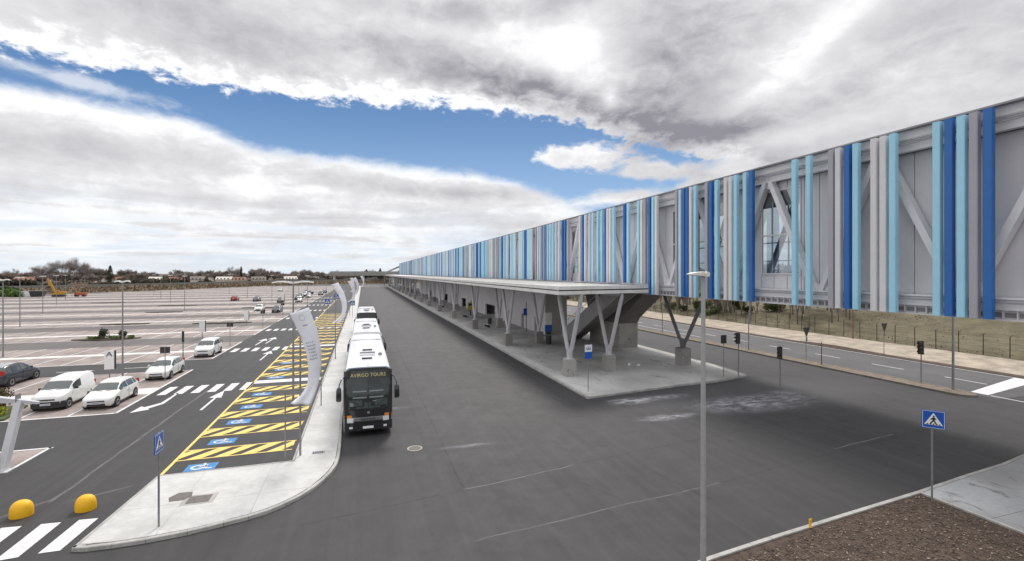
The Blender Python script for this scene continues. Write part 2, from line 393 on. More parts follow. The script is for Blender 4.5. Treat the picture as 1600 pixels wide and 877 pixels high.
FIELD = mat('far_field', (.16, .125, .09), 1.0, var=.4, vscale=.02)
BUSW = mat('bus_white_paint', (.80, .81, .83), .28, coat=.5); BUSK = mat('bus_black_paint', (.02, .021, .024), .22, coat=.6)
BGLASS = mat('dark_tinted_glass', (.022, .030, .030), .06, spec=.8)
SILV = mat('silver_trim', (.50, .50, .52), .3, .7); RUB = mat('tyre_rubber', (.02, .02, .02), .85); LAMPG = mat('headlight_glass', (.75, .76, .78), .12, spec=.9)
ORNG = mat('orange_lens', (.85, .28, .03), .3); BUSY = mat('bus_yellow_lettering', (.66, .57, .26), .5)
CARW = mat('car_white_paint', (.78, .78, .76), .3, coat=.6); CARK = mat('car_dark_paint', (.03, .035, .045), .25, coat=.6); CARS = mat('car_silver_paint', (.45, .46, .47), .3, .4, coat=.5)
CARR = mat('car_red_paint', (.35, .03, .02), .3, coat=.5)
CGLASS = mat('car_glass', (.06, .075, .075), .05, spec=.9); PLAS = mat('black_plastic', (.03, .03, .032), .6)
CLOTH = mat('banner_cloth', (.86, .87, .92), .7, var=.07, vscale=2); INK = mat('banner_ink', (.06, .09, .25), .7)
BARK = mat('bark', (.13, .105, .085), .95); TWIG = mat('bare_twigs', (.27, .235, .21), 1.0, var=.3, vscale=.3)  # twig tones lightened, distance haze put into the colour
TWIG2 = mat('reddish_twigs', (.29, .23, .20), 1.0, var=.3, vscale=.3)
LEAF = mat('evergreen_leaves', (.035, .055, .022), .9, var=.4, vscale=.8); LEAF2 = mat('fresh_green_leaves', (.09, .15, .03), .9, var=.4, vscale=.8)
REED = mat('brown_reeds', (.17, .115, .07), 1.0, var=.4, vscale=.2)
EXC = mat('excavator_yellow', (.50, .27, .03), .5, var=.1, vscale=2); REDM = mat('rusty_red', (.40, .11, .05), .7); RENDW = mat('house_render', (.62, .58, .52), .85, var=.1, vscale=.3); ROOFT = mat('roof_tiles', (.25, .13, .09), .9, var=.2, vscale=.4)
WPANE = mat('house_window_glass', (.05, .06, .07), .1)
IRON = mat('cast_iron', (.14, .12, .11), .7, var=.25, vscale=8)

# ------------------------------------------------------------------ ground and roads
def sheet(name, m, pts, z, sub=0):
    return flat(name, m, [(x, y, z) for x, y in pts], [list(range(len(pts)))], kind='structure')
sheet('ground', FIELD, [(-4500, -1500), (4500, -1500), (4500, 7000), (-4500, 7000)], -.06)
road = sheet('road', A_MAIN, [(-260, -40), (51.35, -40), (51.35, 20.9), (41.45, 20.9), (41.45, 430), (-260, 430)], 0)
sheet('road_behind_bridge', A_FAR, [(41.45, 20.904), (51.35, 20.904), (51.35, 700), (41.45, 700)], .0)
sheet('verge', TAN, [(51.35, -40), (61.6, -40), (61.6, 700), (51.35, 700)], .03)
# parking rows of brown pavers
lot = bpy.data.objects.new('parking_lot', None); COL.objects.link(lot); lot['kind'] = 'structure'
def rect(name, m, x0, x1, y0, y1, z, parent=lot):
    return flat(name, m, [(x0, y0, z), (x1, y0, z), (x1, y1, z), (x0, y1, z)], [[0, 1, 2, 3]], parent)
rows = []; walks = []
rect('paver_row', PAVER, -200, -14.43, 35.0, 48.8, .004); rows.append((35.0, 48.8))
rect('paver_row', PAVER, -60, -14.7, 26.1, 29.1, .004)
k = 0
while 60.3 + 19.3 * k < 345:
    W = 60.3 + 19.3 * k
    xl = -330 if W > 100 else -240
    if W > 180: xl = -115 + (W - 222) * .5 - 6 if W > 222 else -150
    rect('paver_row', PAVER, xl, -14.43, W - 6.0, W + 6.5, .004); rows.append((W - 6.0, W + 6.5))
    k += 1
def mark(parent, x0, x1, y0, y1, m=WHITE, z=.010, name='painted_line'):
    return flat(name, m, [(x0, y0, z), (x1, y0, z), (x1, y1, z), (x0, y1, z)], [[0, 1, 2, 3]], parent)
rect('aisle_sheet', A_LOT, -330, -14.43, 66.9, 345, .001)
# walkways between rows: joined white concrete strips
for i, (a, b) in enumerate(rows):
    W = 40.9 if i == 0 else a + 6.0
    xl = -29.5 if i == 0 else (-330 if W > 100 else -240) if W < 180 else -110
    hw = 1.05 if i == 0 else .62
    rect('walkway', WALKC, xl, -14.43, W - hw, W + hw, .012)
    mark(lot, -14.55, -14.38, a, b)                         # edge line beside the road
    if i: mark(lot, -17.0 if i == 0 else xl, -14.43, a - .0, a + .14)
    else: mark(lot, -26.8, -14.4, a - .08, a + .10)
# stall lines, the nearest 300 singly
cand = []
for i, (a, b) in enumerate(rows):
    W = 40.9 if i == 0 else a + 6.0
    for k in range(1, 90 if i < 8 else 40):
        x = -14.43 - 2.46 * k
        if W > 100 and x < -60 - W * .25: break
        for (y0, y1) in ((a, W - (1.1 if i == 0 else .65)), (W + (1.1 if i == 0 else .65), b)):
            if (i == 0 and x < -19.6 and y1 < 41 ): continue
            if x < -.9 * y1 - 6: continue
            cand.append((x, y0, y1))
cand.sort(key=lambda c: c[0] ** 2 + c[1] ** 2)
for x, y0, y1 in cand[:290]: mark(lot, x - .06, x + .06, y0, y1, name='stall_line', z=.014)
v = []; f = []
for x, y0, y1 in cand[290:]:
    b = len(v); v += [(x - .06, y0, .014), (x + .06, y0, .014), (x + .06, y1, .014), (x - .06, y1, .014)]; f.append([b, b + 1, b + 2, b + 3])
flat('stall_line_field', WHITE, v, f, lot, 'stuff')
mark(lot, -60, -14.55, 28.98, 29.12); mark(lot, -14.76, -14.62, 26.1, 29.12)
# low planted islands of dark earth in the lot
ISLM = mat('island_soil', (.075, .065, .045), .95, var=.4, vscale=1.5, bump=.8, bscale=10)
def leaf_island(cx, cy, L, wd):
    m = MB(); n = 10; up = [(cx - L / 2 + L * k / n, cy + wd / 2 * sin(pi * k / n)) for k in range(n + 1)]
    dn = [(cx + L / 2 - L * k / n, cy - wd / 2 * sin(pi * k / n)) for k in range(1, n)]
    m.prism(up + dn, 0, .14)
    return m.build('planting_bed', ISLM, lot)
for cx, cy, L, wd in [(-31.6, 74.2, 7.5, 2.2), (-41.5, 122, 7, 1.8), (-46.5, 145.5, 9, 1.8), (-70, 165, 8, 2), (-23, 92.5, 9, 2), (-24, 131, 9, 2), (-62, 93, 8, 2), (-38, 62.5 + 38.6 - 6, 7, 1.4)]:
    leaf_island(cx, cy, L, wd)
m = MB(); m.prism([(-60, 35.1), (-19.9, 35.1), (-20.6, 38.5), (-60, 38.8)], 0, .12); m.build('planting_bed', mat('grass_bed', (.06, .085, .025), .95, var=.5, vscale=2, bump=.8, bscale=15), lot)
# painted lines, hatched bays, arrows
pm = bpy.data.objects.new('road_markings', None); COL.objects.link(pm); pm['kind'] = 'structure'
mark(pm, -8.26, -8.12, 23.4, 245, YELLOW, name='bay_edge_line')
BARS = [25.2, 28.5, 31.8, 35.1, 38.4] + [43.6 + 3.3 * i for i in range(5)] + [62.2 + 3.3 * i for i in range(14)]
for bi, y0 in enumerate(BARS):
    y1 = y0 + 1.4
    if bi < 24:
        m = mark(pm, -8.12, -3.3, y0, y0 + .10, YELLOW, z=.012, name='hatch_border'); mark(pm, -8.12, -3.25, y1 - .10, y1, YELLOW, z=.012, name='hatch_border')
    xs = -8.12
    for j in range(5):
        xa = -8.9 + j * 1.12
        pts = [(xa, y0 + .1), (xa + .62, y0 + .1), (xa + 1.62, y1 - .1), (xa + 1.0, y1 - .1)]
        pts = clip(clip(pts, -1, 0, 8.12), 1, 0, -3.3)
        if len(pts) > 2: flat('hatch_stripe', YELLOW, [(x, y, .010) for x, y in pts], [list(range(len(pts)))], pm)
for j in range(3): mark(pm, -8.1, -3.2, 41.1 + 19.3 * (j) - (.0 if j == 0 else .4), 42.2 + 19.3 * j - (.0 if j == 0 else .4), WHITE, name='white_walk_band')
# disabled-bay symbols
def wheelchair(cx, cy):
    cx += .12
    mark(pm, cx - .60, cx + .60, cy - .40, cy + .42, BLUEP, z=.010, name='bay_symbol')
    q = MB(); z = .016
    n = 14
    for k in range(2, n):
        a0, a1 = 2 * pi * k / n, 2 * pi * (k + 1) / n
        q.poly([(cx - .12 + .30 * cos(a0), cy + .27 * sin(a0), z), (cx - .12 + .30 * cos(a1), cy + .27 * sin(a1), z), (cx - .12 + .20 * cos(a1), cy + .17 * sin(a1), z), (cx - .12 + .20 * cos(a0), cy + .17 * sin(a0), z)])
    for (x0, x1, y0, y1) in ((-.1, .22, -.03, .06), (.14, .24, -.2, .06), (.22, .46, -.24, -.15), (.0, .1, 0, .34), (.1, .22, .18, .26)):
        q.poly([(cx + x0, cy + y0, z), (cx + x1, cy + y0, z), (cx + x1, cy + y1, z), (cx + x0, cy + y1, z)])
    q.poly([(cx + .05 + .08 * cos(a), cy + .39 + .05 * sin(a), z) for a in [2 * pi * i / 8 for i in range(8)]])
    flat('wheelchair_symbol', WHITE, q.v, q.f, pm)
for y in (24.15, 27.5, 30.85, 34.1, 37.4, 43.05, 46.4, 49.7): wheelchair(-6.95, y)
# crosswalks on the left road
def crosswalk(name, rects, m=WHITE):
    e = bpy.data.objects.new(name, None); COL.objects.link(e); e['kind'] = 'structure'
    for r in rects: flat('crosswalk_stripe', m, [(x, y, .010) for x, y in r], [list(range(len(r)))], e)
    return e
for i, yc in enumerate([40.5, 59.6, 79.3, 98.6, 117.9, 137.2, 156.5, 175.8]):
    rs = []
    for j in range(6):
        x = -13.85 + j * 1.03
        rs.append([(x, yc - 1.25), (x + .55, yc - 1.25), (x + .55, yc + 1.25), (x, yc + 1.25)])
    crosswalk('crosswalk', rs)
crosswalk('crosswalk', [[(-9.5, 18.2), (-8.95, 18.2), (-8.85, 20.2), (-9.42, 20.25)], [(-10.5, 18.1), (-9.95, 18.15), (-9.92, 20.25), (-10.5, 20.3)],
                        [(-11.6, 18.1), (-11.05, 18.1), (-11.05, 20.35), (-11.62, 20.4)], [(-12.7, 18.1), (-12.15, 18.1), (-12.15, 20.45), (-12.7, 20.5)], [(-8.6, 16.2), (-8.1, 16.2), (-8.05, 17.2), (-8.5, 17.3)], [(-9.6, 15.6), (-9.1, 15.6), (-9.1, 17.2), (-9.6, 17.3)]])
def arrow(pts, name='arrow_marking'): return flat(name, WHITE, [(x, y, .010) for x, y in pts], [list(range(len(pts)))], pm)
arrow([(-9.78, 34.2), (-9.62, 34.2), (-9.62, 37.3), (-9.32, 37.2), (-9.66, 39.4), (-10.12, 37.4), (-9.78, 37.35)])
arrow([(-12.72, 39.6), (-12.58, 39.6), (-12.5, 36.6), (-13.0, 35.6), (-12.85, 35.35), (-13.68, 34.8), (-13.62, 36.3), (-13.35, 36.0), (-12.75, 36.9)])
for yb in (-1,): pass
for (x, y) in ((-28.5, 50.6), (-35, 52.0), (-24, 50.9), (-19.2, 51.2)):
    arrow([(x - 1.3, y - .07), (x + .7, y - .07), (x + .7, y - .25), (x + 1.5, y), (x + .7, y + .25), (x + .7, y + .07), (x - 1.3, y + .07)])
arrow([(-9.75, 52), (-9.6, 52), (-9.6, 56), (-9.2, 55.9), (-9.68, 58), (-10.2, 55.9), (-9.75, 56)])
for x, y in ((-12.3, 63), (-11.4, 64.2)): arrow([(x, y), (x + .15, y), (x + .3, y + 4), (x + .7, y + 3.9), (x + .2, y + 6), (x - .4, y + 4), (x + .1, y + 4)])
# far road
mark(pm, 51.0, 51.14, -20, 500, name='edge_line'); mark(pm, 41.95, 42.1, 10.0, 21.6, name='edge_line')
flat('stop_line', WHITE, [(42.0, 21.75, .010), (51.0, 23.3, .010), (51.0, 24.7, .010), (42.0, 22.75, .010)], [[0, 1, 2, 3]], pm)
for i in range(40): mark(pm, 45.95, 46.1, 23.9 + 5.9 * i, 26.7 + 5.9 * i, name='lane_dash')
mark(pm, 43.2, 43.34, 52, 75, name='lane_line')

# ------------------------------------------------------------------ kerbs and pavements
def kerb(parent, pts, wd, h, m=CONC2, step=1.0, maxn=80, side=1):
    """kerbstones along a polyline, one object each, the far ones joined"""
    seg = []; 
    for a, b in zip(pts, pts[1:]):
        a = Vector(a); b = Vector(b); L = (b - a).length; n = max(1, round(L / step))
        for k in range(n): seg.append((a.lerp(b, k / n), a.lerp(b, (k + 1) / n)))
    far = MB(); cnt = 0
    for a, b in seg:
        d = (b - a).normalized(); nrm = Vector((-d.y, d.x)) * wd * side; g = d * .006; c = .02
        p = [a + g, b - g, b - g + nrm, a + g + nrm]
        near = cnt < maxn and ((a.x) ** 2 + a.y ** 2) < 60 ** 2
        t = MB() if near else far
        q = [p[0] + nrm.normalized() * c, p[1] + nrm.normalized() * c, p[2], p[3]]
        t.loft([[(*r, -.05) for r in p], [(*r, h - c) for r in p], [(*r, h) for r in q]])
        if near: t.build('kerbstone', m, parent); cnt += 1
    if far.v: far.build('kerb_run', m, parent, kind='stuff')
def slabs(parent, poly, x0, x1, y0, y1, dx, dy, z, m, name='slab', ztop=None):
    x = x0
    while x < x1:
        y = y0
        while y < y1:
            p = clip(clip(clip(clip(poly, -1, 0, -(x + .008)), 1, 0, x + dx - .008), 0, -1, -(y + .008)), 0, 1, y + dy - .008)
            if len(p) > 2 and abs(area(p)) > .02:
                q = MB(); h = z + random.uniform(-.002, .002); q.prism(p, -.02, h); q.build(name, m, parent)
            y += dy
        x += dx
sw = bpy.data.objects.new('sidewalk', None); COL.objects.link(sw); sw['kind'] = 'structure'
edge = [(-8.58, 18.02), (-8.2, 17.9), (-7.5, 17.86), (-6.6, 17.88), (-5.5, 18.02), (-4.51, 18.28), (-3.8, 18.5), (-3.21, 18.78), (-2.7, 19.18), (-2.25, 19.66), (-1.88, 20.2), (-1.55, 20.86), (-1.28, 21.6), (-1.1, 22.4), (-1.03, 23.4), (-1.03, 24.8), (-1.08, 27), (-1.15, 30)]
kerb(sw, edge + [(-1.15, 60), (-1.15, 330)], .14, .13, side=1, maxn=70)
kerb(sw, [(-3.06, 330), (-3.06, 60), (-3.06, 23.36)], .10, .13, side=1, maxn=0)
kerb(sw, [(-3.06, 23.44), (-8.2, 23.40), (-8.58, 18.02)], .10, .13, side=1, maxn=30)
inner = [(-8.42, 18.2), (-7.5, 18.05), (-6.6, 18.07), (-5.5, 18.2), (-4.6, 18.44), (-3.9, 18.66), (-3.3, 18.95), (-2.8, 19.34), (-2.38, 19.8), (-2.02, 20.32), (-1.72, 20.95), (-1.45, 21.65), (-1.28, 22.4), (-1.19, 23.3), (-8.1, 23.28)]
slabs(sw, inner, -9, -1, 17.2, 23.4, 2.6, 3.1, .128, CONC)
strip = [(-2.94, 23.3), (-1.19, 23.3), (-1.2, 26), (-1.31, 30), (-1.31, 330), (-2.94, 330)]
slabs(sw, strip, -3, -1, 23.3, 90, 4, 4.2, .128, CONC)
flat('sidewalk_base', CONC2, [(-8.55, 18.1, .121), (-4.6, 18.34, .121), (-2.0, 20.25, .121), (-1.15, 23.0, .121), (-8.2, 23.36, .121)], [[0, 1, 2, 3, 4]], sw)
flat('sidewalk_base', CONC, [(-2.94, 23.3, .118), (-1.25, 23.3, .118), (-1.31, 330, .118), (-2.94, 330, .118)], [[0, 1, 2, 3]], sw)
# covers set in pavement
m = MB(); m.prism([(-6.85, 20.55), (-6.4, 20.55), (-6.2, 20.8), (-6.28, 21.2), (-6.75, 21.25), (-6.98, 20.9)], .10, .140); tag(m.build('tar_patch', IRON), 'irregular brown patch in the pale pavement beside the square cover', 'pavement patch')
c = thing('manhole_cover', 'square rusty cover set in a pale frame on the pavement end', 'manhole cover', (-5.85, 20.45, .128))
m = MB(); m.box(-.55, .55, -.42, .42, 0, .006); m.build('frame', CONC2, c); m = MB(); m.box(-.38, .38, -.30, .30, .006, .012); m.build('lid', IRON, c)
c = thing('drain_grate', 'small dark slotted grate on the pavement near the flagpole', 'drain', (-2.0, 24.1, .128))
m = MB(); m.box(-.28, .28, -.16, .16, 0, .006); m.build('frame', STEELD, c)
for k in range(6): m = MB(); m.box(-.24 + k * .08, -.20 + k * .08, -.14, .14, .006, .012); m.build('slot', DARKM, c)
c = thing('manhole_cover', 'round pale manhole cover in the bus road', 'manhole cover', (2.43, 23.6, 0))
m = MB(); m.loft([[(.37 * cos(a), .37 * sin(a), z) for a in [2 * pi * i / 24 for i in range(24)]] for z in (.001, .012)]); m.build('frame', CONC2, c)
m = MB(); m.loft([[(.30 * cos(a), .30 * sin(a), z) for a in [2 * pi * i / 24 for i in range(24)]] for z in (.012, .018)]); m.build('lid', IRON, c)

# platform under the bridge
pf = bpy.data.objects.new('platform', None); COL.objects.link(pf); pf['kind'] = 'structure'
pe = [(14.62, 29.3), (18.5, 29.85), (22.85, 30.45), (26.5, 30.66), (30.5, 31.62)]
kerb(pf, pe, .15, .15, step=1.0, side=1)
kerb(pf, [(14.62, 330), (14.62, 120), (14.62, 29.3)], .15, .15, side=1, maxn=70)
kerb(pf, [(30.5, 31.62), (31.1, 36), (31.2, 60), (31.2, 330)], .15, .15, side=1, maxn=60)
pin = [(14.79, 29.5), (18.5, 30.02), (22.85, 30.63), (26.5, 30.84), (30.3, 31.75), (30.95, 36), (31.03, 60), (31.03, 90), (14.79, 90)]
slabs(pf, pin, 14.7, 31.2, 29.4, 90, 4.15, 4.3, .147, PLAT)
flat('platform_base', PLAT, [(14.8, 29.6, .12), (30.2, 31.8, .12), (31, 36, .12), (31.03, 60, .12), (31.03, 89, .12), (14.8, 89, .12)], [[0, 1, 2, 3, 4, 5]], pf)
flat('platform_far', PLAT, [(14.79, 89.9, .147), (31.03, 89.9, .147), (31.03, 330, .147), (14.79, 330, .147)], [[0, 1, 2, 3]], pf)
flat('platform_edge_band', WALKC, [(30.1, 33.5, .155), (30.9, 36.0, .155), (30.95, 120, .155), (29.9, 120, .155)], [[0, 1, 2, 3]], pf)
flat('platform_edge_band', CONC, [(14.85, 30.0, .155), (15.7, 30.15, .155), (15.7, 200, .155), (14.85, 200, .155)], [[0, 1, 2, 3]], pf)
# island between the roads
isl = bpy.data.objects.new('traffic_island', None); COL.objects.link(isl); isl['kind'] = 'structure'
kerb(isl, [(39.75, 400), (39.75, 60), (39.75, 22.6), (40.0, 21.9), (40.6, 21.65), (41.1, 21.9), (41.35, 22.6), (41.35, 60), (41.35, 400)], .14, .14, side=1, maxn=90, m=mat('weathered_kerb', (.24, .21, .18), .9, var=.3, vscale=1.5))
flat('island_soil', mat('island_gravel', (.20, .16, .12), .95, var=.35, vscale=2), [(39.85, 22.7, .12), (40.1, 22.0, .12), (40.6, 21.8, .12), (41.0, 22.0, .12), (41.25, 22.7, .12), (41.25, 400, .12), (39.85, 400, .12)], [[0, 1, 2, 3, 4, 5, 6]], isl)
# foreground planting bed and right pavement
ck = [(-12, -6), (-3, 3.0), (2.5, 8.3), (5.5, 10.4), (8.0, 11.35), (9.81, 11.74), (12.41, 12.04), (16.5, 12.45), (20.48, 12.83), (24.25, 13.28), (27, 13.55), (29.57, 13.97), (33, 14.8), (38, 16.4), (46, 17.6), (80, 20)]
fk = bpy.data.objects.new('foreground_kerb', None); COL.objects.link(fk); fk['kind'] = 'structure'
kerb(fk, ck[::-1], .16, .15, side=1, maxn=70)
bedp = [(x, y - .16) for x, y in ck if x <= 20.5] + [(20.5, 5), (20.7, -12), (-12, -12)]
sheet('mulch_bed', MULCH, bedp, .10)
pv = bpy.data.objects.new('pavement', None); COL.objects.link(pv); pv['kind'] = 'structure'
pp = [(20.62, 5), (20.62, 12.66), (24.25, 13.1), (27, 13.37), (29.57, 13.8), (33, 14.62), (38, 16.2), (46, 17.4), (46, 5)]
slabs(pv, pp, 20.55, 46, 5, 18, 5.2, 5.6, .148, PAVEM)
sheet('pavement_base', CONC2, [(20.62, -12), (20.62, 12.6), (24.25, 13.0), (29.57, 13.7), (38, 16.1), (80, 19.6), (80, -12)], .12)
m = MB(); m.box(20.48, 20.60, -12, 12.7, .05, .16); m.build('bed_edging', CONC2, fk)
random.seed(3)
v = []; f = []; mi = []
for i in range(21000):
    x = random.uniform(7.5, 20.4); y = random.uniform(3.5, 12.6)
    lim = 11.1 + (x - 8) * .13 + (0 if x > 9.8 else (x - 9.8) * .15)
    if y > min(lim, 12.6): continue
    a = random.uniform(0, 2 * pi); L = random.uniform(.018, .060); wd = L * random.uniform(.25, .6); tz = random.uniform(.0, .03)
    ca, sa = cos(a), sin(a); b = len(v); z0 = .108 + random.uniform(0, .02)
    v += [(x + ca * L, y + sa * L, z0 + tz), (x - sa * wd, y + ca * wd, z0 + .005), (x - ca * L, y - sa * L, z0), (x + sa * wd, y - ca * wd, z0)]
    f.append([b, b + 1, b + 2, b + 3]); mi.append(random.choice((0, 0, 1, 1, 1, 2)) if random.random() < .93 else 3)
CH = [mat('bark_chip_dark', (.06, .042, .03), .9), mat('bark_chip_brown', (.12, .085, .06), .9), mat('bark_chip_tan', (.20, .15, .11), .9), mat('bark_chip_pale', (.34, .28, .22), .9)]
tag(flat('bark_chips', CH, v, f, mi=mi, kind='stuff'), 'brown bark mulch chips covering the planting bed in the foreground', 'mulch')
m = MB(); m.tube((0, 0, 0), (0, 0, .18), .05, .02, 6); m.box(-.05, .05, -.015, .015, .12, .28)
o = m.build('marker_peg', YPLAST); o.location = (14.2, 12.05, .14); tag(o, 'tiny yellow marker peg on the kerb of the mulch bed', 'marker')

# ------------------------------------------------------------------ bank behind the far road
v = []; f = []; NX = 26; NY = 120
random.seed(11)
for j in range(NY + 1):
    y = -30 + j * (j * .035 + 2.2)
    for i in range(NX + 1):
        s = i / NX; x = 61.6 + s * s * 150
        h = 3.3 * min(1, max(0, (x - 62.5) / 22)) ** .8 + .5 * sin(x * .21 + y * .09) * min(1, (x - 61.6) / 12) + random.uniform(-.12, .12) * (1 if i else 0)
        v.append((x, y, h * min(1, max(.0, 1.0)) + .02))
for j in range(NY):
    for i in range(NX):
        a = j * (NX + 1) + i; f.append([a, a + 1, a + NX + 2, a + NX + 1])
hb = flat('hillside', GRASSM, v, f, kind='structure')
v = []; f = []; mi = []
def hz(x, y): return 3.3 * min(1, max(0, (x - 62.5) / 22)) ** .8 + .5 * sin(x * .21 + y * .09) * min(1, (x - 61.6) / 12)
for i in range(11000):
    x = 61.8 + random.random() ** 1.5 * 40; y = random.uniform(20, 150)
    h = random.uniform(.06, .22); a = random.uniform(0, pi); wd = random.uniform(.03, .10); z = hz(x, y) - .05; b = len(v)
    v += [(x - cos(a) * wd, y - sin(a) * wd, z), (x + cos(a) * wd, y + sin(a) * wd, z), (x + random.uniform(-.15, .15), y + random.uniform(-.15, .15), z + h)]
    f.append([b, b + 1, b + 2]); mi.append(random.choice((0, 0, 1, 2)))
tag(flat('dry_grass', [mat('straw_blades', (.18, .15, .09), .95), mat('olive_blades', (.125, .12, .055), .95), mat('brown_blades', (.14, .11, .07), .95)], v, f, mi=mi, kind='stuff'), 'tufts of dry brown and olive grass on the bank behind the road', 'grass')
# earth ridge at the verge
v = []; f = []
for j in range(190):
    y = 8 + j * .8 + j * j * .01; hh = .05 + .22 * max(0, sin(j * .37) * sin(j * .11 + 1))
    b = len(v); v += [(51.25, y, .031), (51.8, y, .06 + hh), (52.5 + hh * 3, y, .031)]
    if j: f += [[b - 3, b - 2, b + 1, b], [b - 2, b - 1, b + 2, b + 1]]
flat('soil_ridge', MULCH, v, f, kind='structure')
# wire fence on its posts
fence = thing('wire_fence', 'thin dark wire fence along the foot of the grassy bank', 'fence', (61.9, 26, .02))
pm_ = MB(); pm_.tube((0, 0, 0), (0, 0, 2.2), .045, .04, 6); pm_.tube((0, 0, 2.2), (0, -.25, 2.38), .03, .02, 5)
p0 = pm_.build('post', DARKM, fence)
for k in range(1, 60): inst(p0, fence, (0, k * 2.15, 0))
for z in (.35, .9, 1.45, 2.0):
    m = MB(); m.tube((0, 0, z), (0, 127, z), .010, .010, 4); m.build('wire', DARKM, fence)

# ------------------------------------------------------------------ the elevated bridge
br = thing('elevated_walkway', 'long elevated grey truss walkway clad in blue and grey vertical fins', 'footbridge', (24.3, 0, 0))
BY0, BY1 = -14.0, 342.0
def bp(mb, name, m, **k): return mb.build(name, m, br, **k)
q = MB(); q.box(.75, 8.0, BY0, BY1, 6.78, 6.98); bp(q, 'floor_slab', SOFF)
q = MB(); q.box(.55, 8.2, BY0, BY1, 15.02, 15.12); bp(q, 'roof', CANW)
q = MB(); q.box(.30, .62, BY0, BY1, 15.42, 15.50); bp(q, 'roof_edge', STEELD)
q = MB(); q.box(.58, .80, BY0, BY1, 14.97, 15.42); bp(q, 'upper_fascia', BEAM)
q = MB(); q.box(.66, 1.0, BY0, BY1, 14.44, 14.50); q.box(.66, 1.0, BY0, BY1, 14.90, 14.965); q.box(.80, .86, BY0, BY1, 14.50, 14.90); bp(q, 'upper_chord', BEAM)
q = MB(); q.box(.50, 1.06, BY0, BY1, 7.52, 7.60); q.box(.58, .98, BY0, BY1, 7.08, 7.14); q.box(.60, .72, BY0, BY1, 7.14, 7.5); q.box(.78, .84, BY0, BY1, 6.72, 7.08); q.box(.62, .98, BY0, BY1, 6.66, 6.72); bp(q, 'lower_chord', BEAM)
q = MB(); q.box(8.6 - 24.3 + 14.2 + .02, .3, 37.3, 338, 7.30, 7.36); bp(q, 'roof_flashing', STEELD)
q = MB(); q.box(.26, .32, BY0, BY1, 14.7, 14.76); q.box(.26, .32, BY0, BY1, 7.36, 7.42); bp(q, 'fin_rail', STEELD)
q = MB(); q.box(.76, .79, BY0, BY1, 6.74, 7.06); bp(q, 'stiffener_web', PANEL)
# stiffeners, near ones
st = MB(); st.box(.64, .79, -.02, .02, 6.73, 7.07); s0 = st.build('stiffener', BEAM, br); s0.location = (0, 8.3, 0)
for k in range(1, 110): inst(s0, br, (0, 8.3 + .46 * k, 0))
su = MB(); su.box(.68, .80, -.02, .02, 14.5, 14.9); s1 = su.build('stiffener', BEAM, br); s1.location = (0, 24.3, 0)
for k in range(1, 8): inst(s1, br, (0, 24.3 + .3 * k, 0))
# diagonals
near_d = []
for k in range(-4, 48):
    yb = 13.8 + 7 * k
    for sgn in (1, -1):
        near_d.append((yb, yb + 3.5 * sgn))
for yb, yt in near_d:
    if yb < BY0 + 4 or yb > BY1 - 4: continue
    q = MB(); s = 1 if yt > yb else -1
    q.bar((.84, yb + .22 * s, 7.55), (.84, yt - .20 * s, 14.46), .30, .42, up=(1, 0, 0)); bp(q, 'diagonal', BEAM)
for k in range(-2, 47):
    yb = 13.8 + 7 * k
    q = MB(); q.prism_x([(yb - .75, 7.6), (yb + .75, 7.6), (yb + .45, 8.15), (yb, 7.95), (yb - .45, 8.15)], .80, .88); bp(q, 'gusset', BEAM)
    q = MB(); q.prism_x([(yb + 2.9, 14.44), (yb + 3.5, 14.0), (yb + 4.1, 14.44)], .80, .88); bp(q, 'gusset', BEAM)
# wall panels with windows
WIN = [(22.2, 25.2), (28.35, 31.5), (34.0, 34.7), (53.2, 55.3), (44.8, 46.2), (64, 67), (78, 81), (92, 95)]
def inwin(y): return any(a <= y <= b for a, b in WIN)
PW = 1.0; y = BY0; cnt = 0; farp = MB()
edges = []
while y < BY1:
    y1 = y + PW
    for a, b in WIN:
        for e in (a, b):
            if y + .02 < e < y1: y1 = min(y1, e)
    edges.append((y, y1)); y = y1
for a, b in edges:
    mid = (a + b) / 2; lst = [(7.6, 8.52), (13.95, 14.44)] if inwin(mid) else [(7.6, 14.44)]
    for z0, z1 in lst:
        if -6 < mid < 130 and cnt < 150:
            q = MB(); dx = random.uniform(0, .004); q.box(1.15 + dx, 1.25, a + .012, b - .012, z0, z1)
            if z0 < 8 and z1 > 10 or True: q.box(1.13 + dx, 1.16, a + .012, a + .05, z0, z1)
            bp(q, 'wall_panel', PANEL); cnt += 1
        else: farp.box(1.15, 1.25, a + .012, b - .012, z0, z1)
bp(farp, 'wall_panel_run', PANEL, kind='stuff')
q = MB()
for a, b in WIN: pass
def back(a, b, z0, z1):
    q = MB(); q.box(1.256, 1.29, a, b, z0, z1); bp(q, 'inner_lining', INNER)
prev = BY0
for a, b in sorted(WIN):
    back(prev, a, 7.0, 14.95); back(a, b, 7.0, 8.5); back(a, b, 13.97, 14.95); prev = b
back(prev, BY1, 7.0, 14.95)
for a, b in sorted(WIN):
    q = MB()
    q.box(1.08, 1.22, a, a + .07, 8.52, 13.95); q.box(1.08, 1.22, b - .07, b, 8.52, 13.95); q.box(1.08, 1.22, a + .07, b - .07, 8.52, 8.6); q.box(1.08, 1.22, a + .07, b - .07, 13.87, 13.95); q.box(1.10, 1.20, a + .07, b - .07, 11.02, 11.10)
    fr = bp(q, 'window_frame', BEAM)
    for z0, z1 in ((8.6, 11.02), (11.10, 13.87)):
        q = MB(); q.box(1.145, 1.155, a + .07, b - .07, z0, z1); q.build('pane', GLASS, fr)
